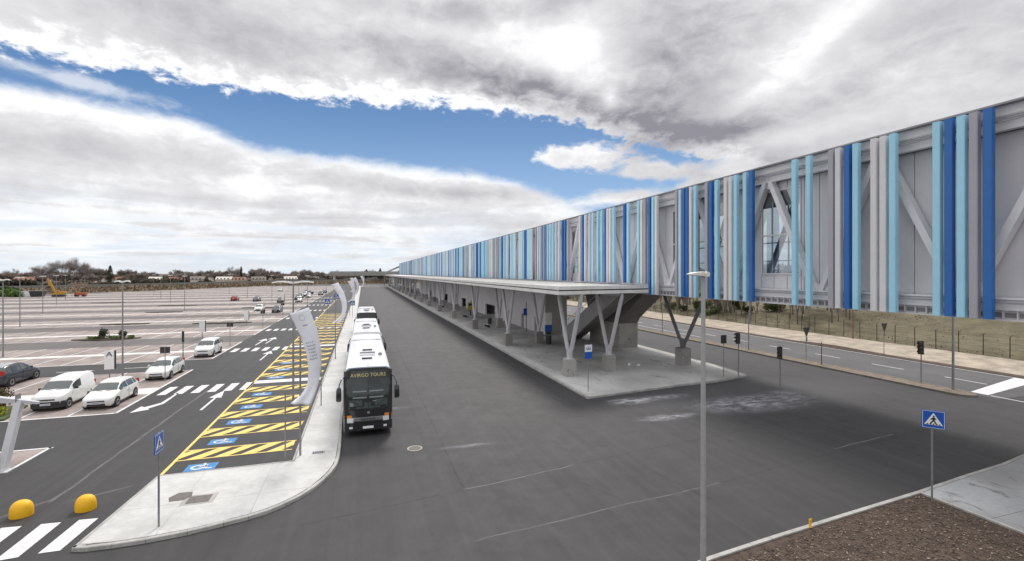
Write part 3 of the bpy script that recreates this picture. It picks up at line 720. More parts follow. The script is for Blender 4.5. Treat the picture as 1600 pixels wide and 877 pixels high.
# far side of the bridge, with its own windows
FW = [(27.2, 39.5), (45, 54), (60, 68), (74, 84), (92, 100)]
def farwall(a, b, z0, z1):
    q = MB(); q.box(7.3, 7.42, a, b, z0, z1); bp(q, 'far_wall', PANEL)
prev = BY0
for a, b in FW:
    farwall(prev, a, 6.98, 15.02); farwall(a, b, 6.98, 8.5); farwall(a, b, 13.9, 15.02); prev = b
farwall(prev, BY1, 6.98, 15.02)
for a, b in FW[:3]:
    n = int((b - a) / 1.5)
    for k in range(n + 1):
        yy = a + (b - a) * k / n; q = MB(); q.box(7.32, 7.40, yy - .05, yy + .05, 8.5, 13.9); bp(q, 'mullion', STEELD)
    q = MB(); q.box(7.33, 7.39, a, b, 9.55, 9.62); q.box(7.33, 7.39, a, b, 11.0, 11.08); bp(q, 'handrail', STEELD)
for k in range(0, 6):
    yb = 24 + 7 * k
    for s in (1, -1):
        q = MB(); q.bar((7.1, yb, 7.0), (7.1, yb + 3.5 * s, 14.9), .3, .35, up=(1, 0, 0)); bp(q, 'diagonal', STEEL)
q = MB(); q.box(.76, 8.0, BY1 - .2, BY1, 6.98, 15.0); bp(q, 'end_wall', PANEL)
# fins: the module is 0.46 m
FN = [(12.62, 'D'), (13.09, 'M'), (13.53, 'L'), (13.98, 'D'), (14.43, 'L'), (16.27, 'L'), (16.71, 'G'), (17.15, 'G'), (18.07, 'L'), (18.53, 'D'), (19.02, 'G'), (19.42, 'M'), (20.8, 'L'), (21.74, 'L'), (25.0, 'D'), (25.53, 'L'), (26.36, 'L'), (26.84, 'G'), (27.3, 'G'), (28.2, 'L'), (28.8, 'D'), (29.24, 'M'), (30.5, 'L'), (31.03, 'G'), (31.46, 'D'), (31.88, 'D'), (32.32, 'P'), (32.78, 'M'), (35.59, 'G'), (36.07, 'L'), (36.61, 'D'), (37.32, 'M'), (37.84, 'G'), (38.38, 'L'), (40.17, 'L'), (40.88, 'D'), (42.94, 'L'), (43.67, 'G'), (44.21, 'G'), (44.69, 'D'), (45.47, 'L'), (46.35, 'L'), (47.56, 'P'), (48.35, 'P'), (49.4, 'G'), (50.08, 'D'), (50.85, 'G'), (54.16, 'M'), (55.14, 'D'), (55.96, 'D'), (57.0, 'G'), (58.1, 'P'), (59.2, 'L'), (60.12, 'P'), (61.07, 'L')]
random.seed(21)
y = 61.6; 
while y < 339:
    run = random.randint(2, 7); base = random.choice('LLDGPLMG')
    for _ in range(run):
        FN.append((y, base if random.random() < .45 else random.choice('LLLDDGGMPP'))); y += .46 * random.choice((1, 1, 1, 2))
    y += .46 * random.choice((0, 1, 1, 2, 3))
y = 8.9
for c_ in 'LGDLMGLD': FN.append((y, c_)); y -= .46 * random.choice((1, 2, 4))
proto = {}
farf = {}
FN.sort(key=lambda t: abs(t[0] - 10))
for i, (yy, c_) in enumerate(FN):
    if i < 290:
        low = yy > 37.0
        key = (c_, low)
        if key not in proto:
            q = MB(); z0 = 7.66 if low else 6.72
            r = .03
            ring = [(0, -.15 + r), (r, -.15), (.24, -.15), (.24, .15), (r, .15), (0, .15 - r)]
            q.loft([[(x, y_, z) for x, y_ in ring] for z in (z0, 15.32)])
            proto[key] = q.build('fin', FINS[c_], br); proto[key].location = (0, yy, 0)
        else: inst(proto[key], br, (0, yy, 0))
    else:
        farf.setdefault(c_, MB()).box(0, .24, yy - .15, yy + .15, 7.66, 15.32)
q = MB(); keys = list(farf)
for i, c_ in enumerate(keys):
    b = len(q.v); q.v += farf[c_].v; q.f += [[b + k for k in ff] for ff in farf[c_].f]; q.mi += [i] * len(farf[c_].f)
bp(q, 'fin_run', [FINS[c_] for c_ in keys], kind='stuff')

# ramp at the far end of the walkway
q = thing('stair_ramp', 'grey sloping stair at the far end of the elevated walkway', 'stairs', (28, 342, 0))
m = MB(); m.prism_y([(-1.0, 15.0), (-1.0, 13.6), (-14, 8.0), (-14, 9.0)], -1, .6); m.build('flight', STEELD, q)
m = MB(); m.box(-1.2, 4, -1, 3, 0, 6.6); m.build('tower', STEELD, q)
m = MB(); m.box(-14, -13.4, -1, .4, 0, 8.2); m.build('support', STEELD, q)

# canopy, its near end slightly skewed
CX, CY = 14.2, 33.2
SK = 1.5 / 8.8
cn = thing('platform_canopy', 'long flat off-white canopy roof over the bus platform', 'canopy', (CX, CY, 0))
def skew(mb):
    mb.v = [(x, y + (x * SK if y < 1.0 else 0), z) for x, y, z in mb.v]; return mb
q = MB(); q.box(.22, 8.8, .22, 306, 7.44, 7.50); skew(q).build('roof_sheet', CANW, cn)
for k in range(1, 70):
    q = MB(); q.box(.3, 8.78, 2.0 * k + .28, 2.0 * k + .33, 7.50, 7.54); q.build('roof_seam', CANW, cn)
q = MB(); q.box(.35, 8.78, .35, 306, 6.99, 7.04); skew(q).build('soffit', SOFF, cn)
def fascia(a, b, end=False):
    q = MB()
    if not end:
        q.box(.0, .22, a, b, 7.32, 7.60); q.box(.10, .22, a, b, 7.22, 7.32); q.box(-.04, .22, a, b, 6.95, 7.22)
    else:
        q.box(a, b, -.0, .22, 7.32, 7.60); q.box(a, b, .10, .22, 7.22, 7.32); q.box(a, b, -.04, .22, 6.95, 7.22); skew(q)
    fp = q.build('fascia_panel', CANW, cn)
    q = MB()
    (q.box(.06, .10, a, b, 7.225, 7.315) if not end else skew(q.box(a, b, .06, .10, 7.225, 7.315))); q.build('groove_shade', DARKM, fp)  # dark strip added in the groove to stand for its shade
for k in range(50): fascia(k * 6.0 + (.225 if k == 0 else 0), k * 6.0 + 5.96)
for k in range(3): fascia((-.04 if k == 0 else .0) + k * 2.94, -.03 + (k + 1) * 2.94, True)
for k in range(1, 40):
    q = MB(); q.box(.35, 10.0, k * 7.5, k * 7.5 + .25, 6.74, 6.985); q.build('cross_beam', STEEL, cn)
q = MB(); q.box(1.9, 2.2, 1.2, 306, 6.70, 6.98); q.box(5.97, 6.27, 1.8, 306, 6.70, 6.98); q.build('main_beam', STEEL, cn)

# V columns
def vcol(x, y, ped, pw, ztop, m, label, group, spread=2.3):
    t = thing('v_column', label, 'column', (x, y, .147), 0, group)
    q = MB(); q.bevbox(-pw / 2, pw / 2, -pw / 2, pw / 2, 0, ped, .03); q.build('pedestal', RAWC, t)
    q = MB(); q.box(-.32, .32, -.32, .32, ped, ped + .05); q.prism_x([(-.22, ped + .05), (.22, ped + .05), (.34, ped + .75), (.12, ped + .85), (0, ped + .45), (-.12, ped + .85), (-.34, ped + .75)], -.14, .14); q.build('foot_joint', m, t)
    for s in (1, -1):
        q = MB(); a = Vector((0, .2 * s, ped + .35)); b = Vector((0, spread * s, ztop)); mid = a.lerp(b, .5)
        q.tube(a, a.lerp(b, .12), .09, .17, 10, False); q.tube(a.lerp(b, .12), a.lerp(b, .9), .17, .17, 10, False); q.tube(a.lerp(b, .9), b, .17, .10, 10)
        q.build('strut', m, t, smooth=40)
    return t
MATD = mat('shaded_grey_steel', (.17, .17, .18), .45, var=.1, vscale=2)  # grey steel darkened, the shade under the walkway put into its colour
vA = vcol(16.25, 35.83, 1.4, .86, 6.78, STEEL, 'V-shaped steel column on a concrete block, first from the near end in the roadside row', 'V columns of the roadside row')
vB = vcol(20.32, 36.65, 1.4, .86, 6.78, STEEL, 'V-shaped steel column beside the open stair, first from the near end in the inner row', 'V columns of the inner row')
for k in range(1, 17):
    w_ = ORD[k]
    dup(vA, (16.25, 35.83 + 17.3 * k, .147), label=f'V-shaped steel column on a concrete block, {w_} from the near end in the roadside row', group='V columns of the roadside row')
    dup(vB, (20.32, 36.2 + 17.5 * k, .147), label=f'V-shaped steel column under the canopy, {w_} from the near end in the inner row', group='V columns of the inner row')
vC = vcol(28.29, 37.1, 1.55, 1.0, 6.5, MATD, 'dark V-shaped column standing alone under the walkway near the traffic lights', 'V columns under the walkway', 3.0)
for k in range(1, 8): dup(vC, (28.29, 37.1 + 34.6 * k, .147), label=f'dark V-shaped column under the walkway, {ORD[k]} from the near end', group='V columns under the walkway')

# building under the bridge
bl = thing('station_building', 'long low lilac-grey rendered building under the walkway behind the columns', 'building', (23.85, 60.7, .147))
def seg(a, b, z0=0., z1=6.5): q = MB(); q.box(0, .25, a, b, z0, z1); q.build('wall', LILAC, bl); q = MB(); q.box(3.0, 3.2, a, b, z0, z1); q.build('rear_wall', LILAC, bl)
ops = [(25.5, 33.5), (52, 58), (78, 86), (112, 122)]
p_ = 0.0
for a, b in ops:
    seg(p_, a); seg(a, b, 2.4, 6.5)
    for yy in (a + .06, b - .06): q = MB(); q.box(-.05, .28, yy - .12, yy + .12, 0, 2.4); q.build('door_frame', SIGNW, bl)
    q = MB(); q.box(-.05, .28, a + .18, b - .18, 2.28, 2.395); q.build('door_frame', SIGNW, bl)
    p_ = b
seg(p_, 150)
q = MB(); q.box(.0, 3.2, -.2, 0, 0, 6.5); q.build('end_wall', RAWC, bl)
for a in (3.0, 9.0, 16.0, 40, 46, 66, 72, 95): q = MB(); q.box(-.06, .0, a, a + 1.0, 0, 2.15); q.build('door', mat('grey_door', (.30, .29, .30), .5) if a == 3.0 else bpy.data.materials['grey_door'], bl)
# open stair and its pier
stt = thing('concrete_stair', 'concrete stair flight rising to the walkway from the platform', 'stairs', (25.2, 43, .147))
q = MB(); q.prism_x([(15, 0), (15, .9), (3.0, 6.6), (-.2, 6.6), (12, 0)], 0, .22); q.build('stringer', mat('stair_render', (.42, .41, .40), .8, var=.1, vscale=.8), stt)
q = MB(); q.prism_x([(15, 0), (15, .3), (1.2, 6.55), (-.2, 6.55), (13.4, 0)], 2.0, 2.2); q.build('stringer', bpy.data.materials['stair_render'], stt)
for k in range(36):
    q = MB(); y_ = 14.6 - k * .385; z_ = .17 * (k + 1) + .12; q.box(.23, 1.99, y_ - .385, y_, z_ - .16, z_); q.build('step', RAWC, stt)
q = MB(); q.path([(.1, 16.2, 1.1), (.1, 15, 1.75), (.1, 4.2, 6.5)], .03); q.build('handrail', STEEL, stt)
for k in range(6):
    q = MB(); y_ = 15 - k * 2; q.tube((.1, y_, .6 + k * .95), (.1, y_, 1.72 + k * .93), .02, .02, 5); q.build('baluster', STEEL, stt)
pr = thing('bridge_pier', 'dark concrete pier with flared head under the walkway beside the stair', 'pier', (27.6, 47.4, .147))
q = MB(); q.box(.0, 2.4, 0, 7.2, 0, 2.75); q.build('shaft', RAWC, pr)
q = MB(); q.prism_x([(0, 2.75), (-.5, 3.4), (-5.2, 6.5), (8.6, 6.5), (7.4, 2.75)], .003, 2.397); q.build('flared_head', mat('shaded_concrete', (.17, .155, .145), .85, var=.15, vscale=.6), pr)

# ------------------------------------------------------------------ lettering
def text(s, size, mat_, name, parent, loc, rot, depth=.004, sx=1.0, align='CENTER'):
    cu = bpy.data.curves.new(name, 'FONT'); cu.body = s; cu.size = size; cu.extrude = depth; cu.align_x = align; cu.align_y = 'CENTER'; cu.resolution_u = 2
    o = bpy.data.objects.new(name, cu); COL.objects.link(o)
    bpy.context.view_layer.update()
    me = bpy.data.meshes.new_from_object(o.evaluated_get(bpy.context.evaluated_depsgraph_get()))
    bpy.data.objects.remove(o); me.materials.clear(); me.materials.append(mat_)
    r = bpy.data.objects.new(name, me); COL.objects.link(r); r.parent = parent; r.location = loc; r.rotation_euler = rot; r.scale = (sx, 1, 1)
    return r
FRONT = (pi / 2, 0, 0)

# ------------------------------------------------------------------ coaches
def wheel(parent, x, y, r, wd, s, rim=SILV):
    q = MB(); n = 20
    prof = [(0, r * .55), (0, r * .92), (.03, r), (wd - .03, r), (wd, r * .92), (wd, r * .55)]
    q.loft([[(s * (p[0]), p[1] * cos(2 * pi * k / n), p[1] * sin(2 * pi * k / n)) for k in range(n)] for p in prof])
    t = q.build('wheel', RUB, parent, smooth=35); t.location = (x, y, r)
    h = MB(); h.loft([[(s * (wd + dz), rr * cos(2 * pi * k / 14), rr * sin(2 * pi * k / 14)) for k in range(14)] for dz, rr in ((-.02, r * .62), (.006, r * .60), (.012, r * .45), (-.03, r * .40), (-.01, r * .12))])
    h.build('rim', rim, t, smooth=35)
    return t
def coach(loc, label, L, H=3.56, W=1.25, black=True, rz=0.0):
    t = thing('coach', label, 'coach', loc, rz, 'coaches parked in line at the kerb')
    rr = .22
    def ring(y, sc=1.0, rake=None):
        pts = [(-W, .32), (-W, 1.2), (-W * .995, 2.2), (-W * .96, H - rr * 1.5), (-W * .90, H - rr * .5), (-W * .78, H - .03), (0, H), (W * .78, H - .03), (W * .90, H - rr * .5), (W * .96, H - rr * 1.5), (W * .995, 2.2), (W, 1.2), (W, .32)]
        return [(x * sc, y + (rake(z) if rake else 0), z) for x, z in pts]
    def rk(z): return .02 + .30 * max(0, (z - 1.2) / (H - 1.2)) ** 1.6
    q = MB(); q.loft([ring(.30, 1, rk), ring(1.2, 1), ring(L - .4, 1), ring(L - .1, .98), ring(L, .94)]); q.build('body', BUSW, t, smooth=35)
    q = MB(); q.loft([ring(.0, .94, rk), ring(.10, .985, rk), ring(.298, 1.0, rk)]); q.build('front_shell', BUSK if black else BUSW, t, smooth=35)
    def fy(x, z): return rk(z) - .03 - .0 + .14 * (abs(x) / W) ** 3
    def patch(name, m, x0, x1, z0, z1, off, par=t, nx=10, nz=5, xs=None):
        q = MB(); P = []
        for i in range(nz + 1):
            z = z0 + (z1 - z0) * i / nz
            P.append([(x0 + (x1 - x0) * j / nx, fy(x0 + (x1 - x0) * j / nx, z) - off, z) for j in range(nx + 1)])
        v = [p for r_ in P for p in r_]; b = [(x, y + .02, z) for x, y, z in v]; n1 = nx + 1
        q.v = v + b; o_ = len(v)
        for i in range(nz):
            for j in range(nx):
                a = i * n1 + j; q.f.append([a, a + 1, a + n1 + 1, a + n1]); q.f.append([o_ + a, o_ + a + n1, o_ + a + n1 + 1, o_ + a + 1])
        bd = [j for j in range(n1)] + [i * n1 + nx for i in range(1, nz + 1)] + [nz * n1 + j for j in range(nx - 1, -1, -1)] + [i * n1 for i in range(nz - 1, 0, -1)]
        for a, b_ in zip(bd, bd[1:] + bd[:1]): q.f.append([a, b_, o_ + b_, o_ + a])
        q.mi = [0] * len(q.f)
        return q.build(name, m, par, smooth=40)
    if black:
        patch('front_panel', BUSK, -W * .985, W * .985, .34, 3.42, .02, nx=12, nz=8)
    else:
        patch('front_panel', BUSW, -W * .985, W * .985, .34, 3.40, .02, nx=12, nz=8)
    patch('windscreen', BGLASS, -W * .90, W * .90, 1.45, 3.02 if black else 3.3, .045, nx=12, nz=8)
    patch('windscreen_divider', BUSK, -.02, .02, 1.45, 3.0, .055, nx=1, nz=6)
    if black:
        for z in (2.02, 2.34):
            patch('sun_blind', mat('blind_grey', (.24, .26, .26), .6) if 'blind_grey' not in bpy.data.materials else bpy.data.materials['blind_grey'], -W * .62, -.08, z, z + .07, .052, nx=4, nz=1)
            patch('sun_blind', bpy.data.materials['blind_grey'], .06, W * .62, z, z + .07, .052, nx=4, nz=1)
    IN_ = bpy.data.materials.get('cabin_grey_green') or mat('cabin_grey_green', (.055, .075, .068), .5)
    IN2 = bpy.data.materials.get('cabin_pale') or mat('cabin_pale', (.22, .24, .24), .5)
    for (x0, x1, z0, z1, m2) in ((-1.0, 1.0, 1.50, 1.58, IN_), (-.98, -.30, 1.62, 1.93, IN_), (.34, .98, 1.62, 1.95, IN_), (-.20, .12, 1.55, 1.80, IN_), (-.92, -.74, 1.62, 1.80, IN2), (.22, .42, 1.83, 1.88, IN2), (-1.0, -.62, 2.12, 2.30, IN_), (.62, 1.0, 2.12, 2.30, IN_), (-.10, .10, 2.6, 2.78, IN2 if False else IN_), (.66, .96, 2.48, 2.85, IN_)):
        patch('cabin_and_reflection', m2, x0, x1, z0, z1, .050, nx=4, nz=2)  # cabin shapes and windscreen reflections painted as patches on the glass
    patch('grille', SILV, -W * .62, W * .62, .84, 1.03, .045, nx=8, nz=2)
    for k in range(3): patch('grille_slat', PLAS, -W * .56, W * .56, .865 + .05 * k, .88 + .05 * k, .055, nx=6, nz=1)
    for s in (1, -1):
        a, b = sorted((s * W * .60, s * W * .97)); patch('headlight', LAMPG, a, b, .78, 1.02, .055, nx=3, nz=2)
        a, b = sorted((s * W * .66, s * W * .98)); patch('indicator', ORNG, a, b, 1.03, 1.16, .056, nx=3, nz=2)
        a, b = sorted((s * W * .62, s * W * .76)); patch('fog_light', LAMPG, a, b, .46, .56, .05, nx=2, nz=1)
        q = MB(); q.path([(s * W * .9, .45, H - .42), (s * 1.33, .1, H - .5), (s * 1.44, -.15, H - .75), (s * 1.44, -.22, H - .95)], .03, 6); arm = q.build('mirror_arm', BUSK, t)
        q = MB(); x = s * 1.45; q.loft([[(x - .10, -.30, 2.0), (x + .10, -.30, 2.0), (x + .10, -.16, 2.0), (x - .10, -.16, 2.0)], [(x - .13, -.34, 2.1), (x + .13, -.34, 2.1), (x + .13, -.12, 2.1), (x - .13, -.12, 2.1)], [(x - .12, -.34, 2.6), (x + .12, -.34, 2.6), (x + .12, -.12, 2.6), (x - .12, -.12, 2.6)], [(x - .07, -.28, 2.7), (x + .07, -.28, 2.7), (x + .07, -.16, 2.7), (x - .07, -.16, 2.7)]]); q.build('mirror_head', BUSK, arm, smooth=40)
        q = MB(); q.path([(s * .15, fy(.1, 1.4) - .08, 1.40), (s * .85, fy(.8, 2.0) - .07, 1.95)], .018, 5); q.build('wiper', BUSK, t)
        for k in range(7):
            y0 = 1.5 + k * (L - 2.2) / 7; q = MB(); xx = sorted((s * (W - .01), s * (W + .012))); q.box(xx[0], xx[1], y0, y0 + (L - 2.2) / 7 - .06, 1.75, 3.0); q.build('side_window', BGLASS, t)
        q = MB(); xx = sorted((s * (W - .01), s * (W + .008))); q.box(xx[0], xx[1], .55, 1.4, .6, 2.95); q.build('door' if s < 0 else 'driver_window', BGLASS, t)
        for y0 in (2.6, L * .66, L * .66 + 1.4): wheel(t, s * (W - .28), y0, .50, .26, s)
    patch('number_plate', SIGNW, -.27, .27, .44, .56, .055, nx=2, nz=1)
    patch('badge', SILV, -.05, .07, 1.22, 1.32, .05, nx=1, nz=1)
    q = MB(); q.box(-W * .35, W * .35, 4.2, 5.2, H, H + .09); q.build('roof_hatch', BUSW, t)
    for y0, a, b, m_ in ((3.0, -.32, .25, PLAS), (4.55, -.45, .45, STEELD), (6.2, -.30, .30, PLAS)):
        q = MB(); z0 = H + (.09 if 4.2 < y0 < 5.2 else .0); q.box(a, b, y0, y0 + .16, z0, z0 + .07); q.build('roof_vent', m_, t)
    q = MB(); q.tube((.75, 4.4, H - .01), (.75, 4.4, H + .12), .12, .09, 10); q.build('roof_dome', STEELD, t)
    q = MB(); q.box(-1.0, 1.0, L - 3.6, L - 1.0, H - .01, H + .06); q.build('roof_cooling_unit', BUSW, t)
    q = MB(); q.box(-.012, .012, .4, 1.6, H - .002, H + .012); q.build('roof_seam', STEELD, t)
    return t, patch, fy
t, patch, fy = coach((.27, 26.1, 0), 'black-fronted white coach at the head of the parked line, yellow lettering over its windscreen', 15.0)
text('AVIRGO TOURS', .255, BUSY, 'lettering', t, (0.0, fy(.2, 3.22) - .085, 3.20), (pi / 2 - .16, 0, 0), .008, .98)
text('SETRA', .13, PLAS, 'grille_lettering', t, (0, fy(0, .94) - .085, .935), FRONT, .004, 2.0)
coach((.33, 42.1, 0), 'white coach parked close behind the black-fronted one', 13.1, 3.58, black=False)
coach((.50, 64.0, 0), 'third white coach in the parked line, its wide dark windscreen showing over the second roof', 11.5, 3.5, black=True)

# ------------------------------------------------------------------ cars
def catmull(P, n):
    out = []
    for i in range(len(P) - 1):
        p0 = P[max(0, i - 1)]; p1 = P[i]; p2 = P[i + 1]; p3 = P[min(len(P) - 1, i + 2)]
        for k in range(n):
            t = k / n
            out.append([.5 * ((2 * b) + (-a + c) * t + (2 * a - 5 * b + 4 * c - d) * t * t + (-a + 3 * b - 3 * c + d) * t ** 3) for a, b, c, d in zip(p0, p1, p2, p3)])
    out.append(list(P[-1])); return out
#            y    zb   zsh  ztop  w    wt
HATCH = [(0.00, .34, .60, .63, .60, .50), (.07, .24, .66, .71, .72, .60), (.30, .20, .74, .82, .81, .68), (.95, .19, .90, .98, .845, .72), (1.32, .19, .92, 1.20, .845, .66), (1.75, .19, .93, 1.42, .845, .61),
         (2.3, .19, .95, 1.49, .845, .60), (3.1, .19, .97, 1.47, .84, .59), (3.6, .20, .98, 1.38, .83, .57), (3.85, .26, .96, 1.12, .80, .60), (3.98, .30, .86, .93, .76, .62), (4.03, .36, .78, .80, .70, .58)]
MPV = [(0.00, .34, .70, .74, .60, .50), (.07, .24, .80, .86, .73, .60), (.30, .20, .88, .98, .82, .70), (.75, .19, 1.02, 1.12, .85, .74), (1.15, .19, 1.04, 1.38, .855, .70), (1.55, .19, 1.05, 1.60, .855, .67),
       (2.2, .19, 1.06, 1.69, .855, .67), (3.0, .19, 1.06, 1.70, .85, .66), (3.6, .20, 1.06, 1.66, .84, .65), (3.82, .26, 1.06, 1.52, .82, .64), (3.92, .30, 1.0, 1.16, .80, .66), (3.96, .36, .9, .94, .76, .62)]
VAN = [(0.00, .34, .72, .76, .60, .50), (.07, .24, .84, .90, .74, .62), (.32, .20, .93, 1.03, .83, .72), (.85, .19, 1.05, 1.14, .86, .76), (1.25, .19, 1.06, 1.42, .86, .73), (1.62, .19, 1.07, 1.64, .86, .72),
       (2.1, .19, 1.10, 1.76, .86, .74), (3.0, .19, 1.12, 1.80, .86, .75), (3.6, .20, 1.12, 1.79, .86, .75), (3.78, .26, 1.1, 1.74, .85, .74), (3.86, .30, 1.05, 1.60, .84, .74), (3.88, .36, 1.0, 1.50, .82, .72)]
SUV = [(a * 1.07, b, c * 1.12, d * 1.10, e * 1.07, f_ * 1.1) for a, b, c, d, e, f_ in HATCH]
def car(kind, P, paint, loc, rz, label, group=None, roof=None, cat='car', name='parked_car', tint=CGLASS):
    t = thing(name, label, cat, loc, rz, group)
    D = catmull(P, 4); L = P[-1][0]
    def ring(p):
        y, zb, sh, tp, w, wt = p
        m_ = (zb + sh) / 2
        return [(-w * .86, y, zb), (-w * .985, y, zb + .12), (-w * 1.0, y, m_), (-w * .985, y, sh - .04), (-w * .955, y, sh), (-wt * 1.0, y, tp - (tp - sh) * .16 - .01), (-wt * .86, y, tp - .012), (0, y, tp + .015),
                (wt * .86, y, tp - .012), (wt * 1.0, y, tp - (tp - sh) * .16 - .01), (w * .955, y, sh), (w * .985, y, sh - .04), (w * 1.0, y, m_), (w * .985, y, zb + .12), (w * .86, y, zb)]
    R = [ring(p) for p in D]
    q = MB(); q.loft(R); q.build('body', paint, t, smooth=38)
    def quadstrip(name, m, a, b, i0, i1, u0, u1, off):
        """panel laid on ring edges i0..i1 between lengths a..b"""
        q = MB(); sel = [(p, r) for p, r in zip(D, R) if a - 1e-6 <= p[0] <= b + 1e-6]
        A = []; B = []
        for p, r in sel:
            v0 = Vector(r[i0]); v1 = Vector(r[i1]); d = v1 - v0
            n = Vector((v0.x, 0, abs(d.x) * 1.2)).normalized() * off if i0 not in (6, 7, 8) else Vector((0, -off * (1 if b < L / 2 else -1), off))
            A.append(v0 + d * u0 + n); B.append(v0 + d * u1 + n)
        for k in range(len(A) - 1): q.poly([A[k], A[k + 1], B[k + 1], B[k]])
        return q.build(name, m, t)
    yw0 = P[3][0]; yw1 = P[5][0]
    # windscreen between bonnet and roof: spans left to right over ring points 6..8
    def screen(name, a, b, s):
        q = MB(); sel = [r for p, r in zip(D, R) if a <= p[0] <= b]
        for k in range(len(sel) - 1):
            for i in range(5, 9):
                u = [Vector(sel[k][i]), Vector(sel[k + 1][i]), Vector(sel[k + 1][i + 1]), Vector(sel[k][i + 1])]
                if i in (5, 8):
                    for w0, w1 in ((0, 3), (1, 2)):
                        if i == 5: u[w0] = u[w0].lerp(u[w1], .35)
                        else: u[w1] = u[w1].lerp(u[w0], .35)
                n = Vector((0, s * .012, .012)); q.poly([x + n for x in u])
        return q.build(name, tint, t)
    screen('windscreen', yw0 + .06, yw1 - .04, -1)
    if kind != 'van':
        screen('rear_window', P[8][0] + .02, P[9][0] - .02, 1)
    rng = {'hatch': [(1.22, 2.24), (2.32, 3.12), (3.2, 3.55)], 'mpv': [(1.15, 2.05), (2.15, 3.0), (3.1, 3.6)], 'van': [(1.28, 2.15)], 'suv': [(1.3, 2.4), (2.48, 3.34), (3.42, 3.8)]}[kind]
    for s in (0, 1):
        i0, i1 = ((4, 5), (10, 9))[s]; sx = -1 if s == 0 else 1
        for a, b in rng:
            q = MB(); n_ = 8; A = []; B = []
            for k in range(n_ + 1):
                y = a + (b - a) * k / n_
                j = max(i for i in range(len(D)) if D[i][0] <= y + 1e-9); j = min(j, len(D) - 2); f_ = (y - D[j][0]) / max(1e-6, D[j + 1][0] - D[j][0])
                v0 = Vector(R[j][i0]).lerp(Vector(R[j + 1][i0]), f_); v1 = Vector(R[j][i1]).lerp(Vector(R[j + 1][i1]), f_)
                o_ = Vector((sx * .012, 0, .002)); A.append(v0.lerp(v1, .08) + o_); B.append(v0.lerp(v1, .93) + o_)
            for k in range(n_): q.poly([A[k], A[k + 1], B[k + 1], B[k]])
            q.build('side_window', tint, t)
        yf, yr = .72 if kind != 'van' else .70, L - .78
        for y in (yf, yr):
            w_ = wheel(t, sx * (.845 * (1.07 if kind == 'suv' else 1) - .17), y, .31 if kind != 'suv' else .35, .19, sx)
            q = MB(); n = 18; r = .37 if kind != 'suv' else .42; X_ = sx * (P[4][4] + .004)
            q.loft([[(X_ - sx * .25, y + rr_ * cos(2 * pi * k / n), .31 + rr_ * sin(2 * pi * k / n)) for k in range(n)] for rr_ in (r,)] + [[(X_, y + r * cos(2 * pi * k / n), .31 + r * sin(2 * pi * k / n)) for k in range(n)]])
            q.build('wheel_arch', PLAS, t)
        q = MB(); x = sx * (P[4][4] + .10); zz = P[4][2] + .10; yy = P[4][0] + .08; q.loft([[(x - .08, yy - .05, zz - .06), (x + .08, yy - .04, zz - .06), (x + .08, yy + .04, zz - .05), (x - .08, yy + .05, zz - .06)], [(x - .07, yy - .05, zz + .07), (x + .07, yy - .04, zz + .07), (x + .07, yy + .04, zz + .07), (x - .07, yy + .04, zz + .07)]]); q.build('mirror', paint if kind != 'van' else PLAS, t, smooth=50)
        # headlights and tail lights
        hz0 = P[1][2] - .02; q = MB(); x0, x1 = P[1][4] * .55, P[2][4] * .97
        q.loft([[(sx * x0, .03, hz0 - .10), (sx * x0, .035, hz0 + .02), (sx * x0, .16, hz0 + .03)], [(sx * (x0 + x1) / 2, .06, hz0 - .12), (sx * (x0 + x1) / 2, .07, hz0 + .05), (sx * (x0 + x1) / 2, .24, hz0 + .09)], [(sx * x1, .22, hz0 - .06), (sx * x1, .24, hz0 + .07), (sx * x1, .42, hz0 + .10)]]); q.build('headlight', LAMPG, t, smooth=60)
        q = MB(); xx = sorted((sx * P[10][4] * .72, sx * (P[10][4] + .012))); q.box(xx[0], xx[1], P[10][0] - .10, P[10][0] + .03, P[9][2] - .12, P[9][2] + (.22 if kind != 'van' else .1)); q.build('tail_light', mat('tail_red', (.4, .02, .02), .3) if 'tail_red' not in bpy.data.materials else bpy.data.materials['tail_red'], t)
        if kind in ('hatch', 'mpv', 'suv'):
            for yy in (2.28,): q = MB(); xx = sorted((sx * (P[4][4] - .01), sx * (P[4][4] + .006))); q.box(xx[0], xx[1], yy - .006, yy + .006, .35, P[4][2] - .05); q.build('door_gap', PLAS, t)
        q = MB(); xx = sorted((sx * (P[4][4] - .01), sx * (P[4][4] + .022))); q.box(xx[0], xx[1], 2.05, 2.20, P[4][2] - .14, P[4][2] - .10); q.build('door_handle', paint, t)
    wf = P[1][4]
    q = MB(); q.box(-wf * .62, wf * .62, -.015, .05, P[1][2] - .16, P[1][2] - .08); q.build('grille', PLAS, t)
    q = MB(); q.prism([(-wf * .8, .08), (-wf * .6, -.03), (wf * .6, -.03), (wf * .8, .08), (wf * .6, .12), (-wf * .6, .12)], .26, .40); q.build('lower_grille', PLAS, t)
    if kind in ('van', 'suv'):
        q = MB(); W_ = P[2][4] + .012; q.prism([(-W_, .36), (-W_ * .96, .12), (-W_ * .72, -.035), (W_ * .72, -.035), (W_ * .96, .12), (W_, .36), (W_ * .9, .40), (-W_ * .9, .40)], .22, .60); q.build('bumper', PLAS, t)
    q = MB(); q.box(-.26, .26, -.055, -.04, .40, .51); q.build('number_plate', SIGNW, t)
    q = MB(); q.box(-.23, .23, -.058, -.055, .435, .475); q.build('plate_characters', INK, t)
    q = MB(); q.box(-.26, .26, L + .002, L + .02, .62, .73); q.build('number_plate', SIGNW, t)
    for s in (1, -1): q = MB(); q.path([(s * .1, yw0 + .0, P[3][3] + .02), (s * .5, yw0 + .12, P[3][3] + .06)], .010, 4); q.build('wiper', PLAS, t)
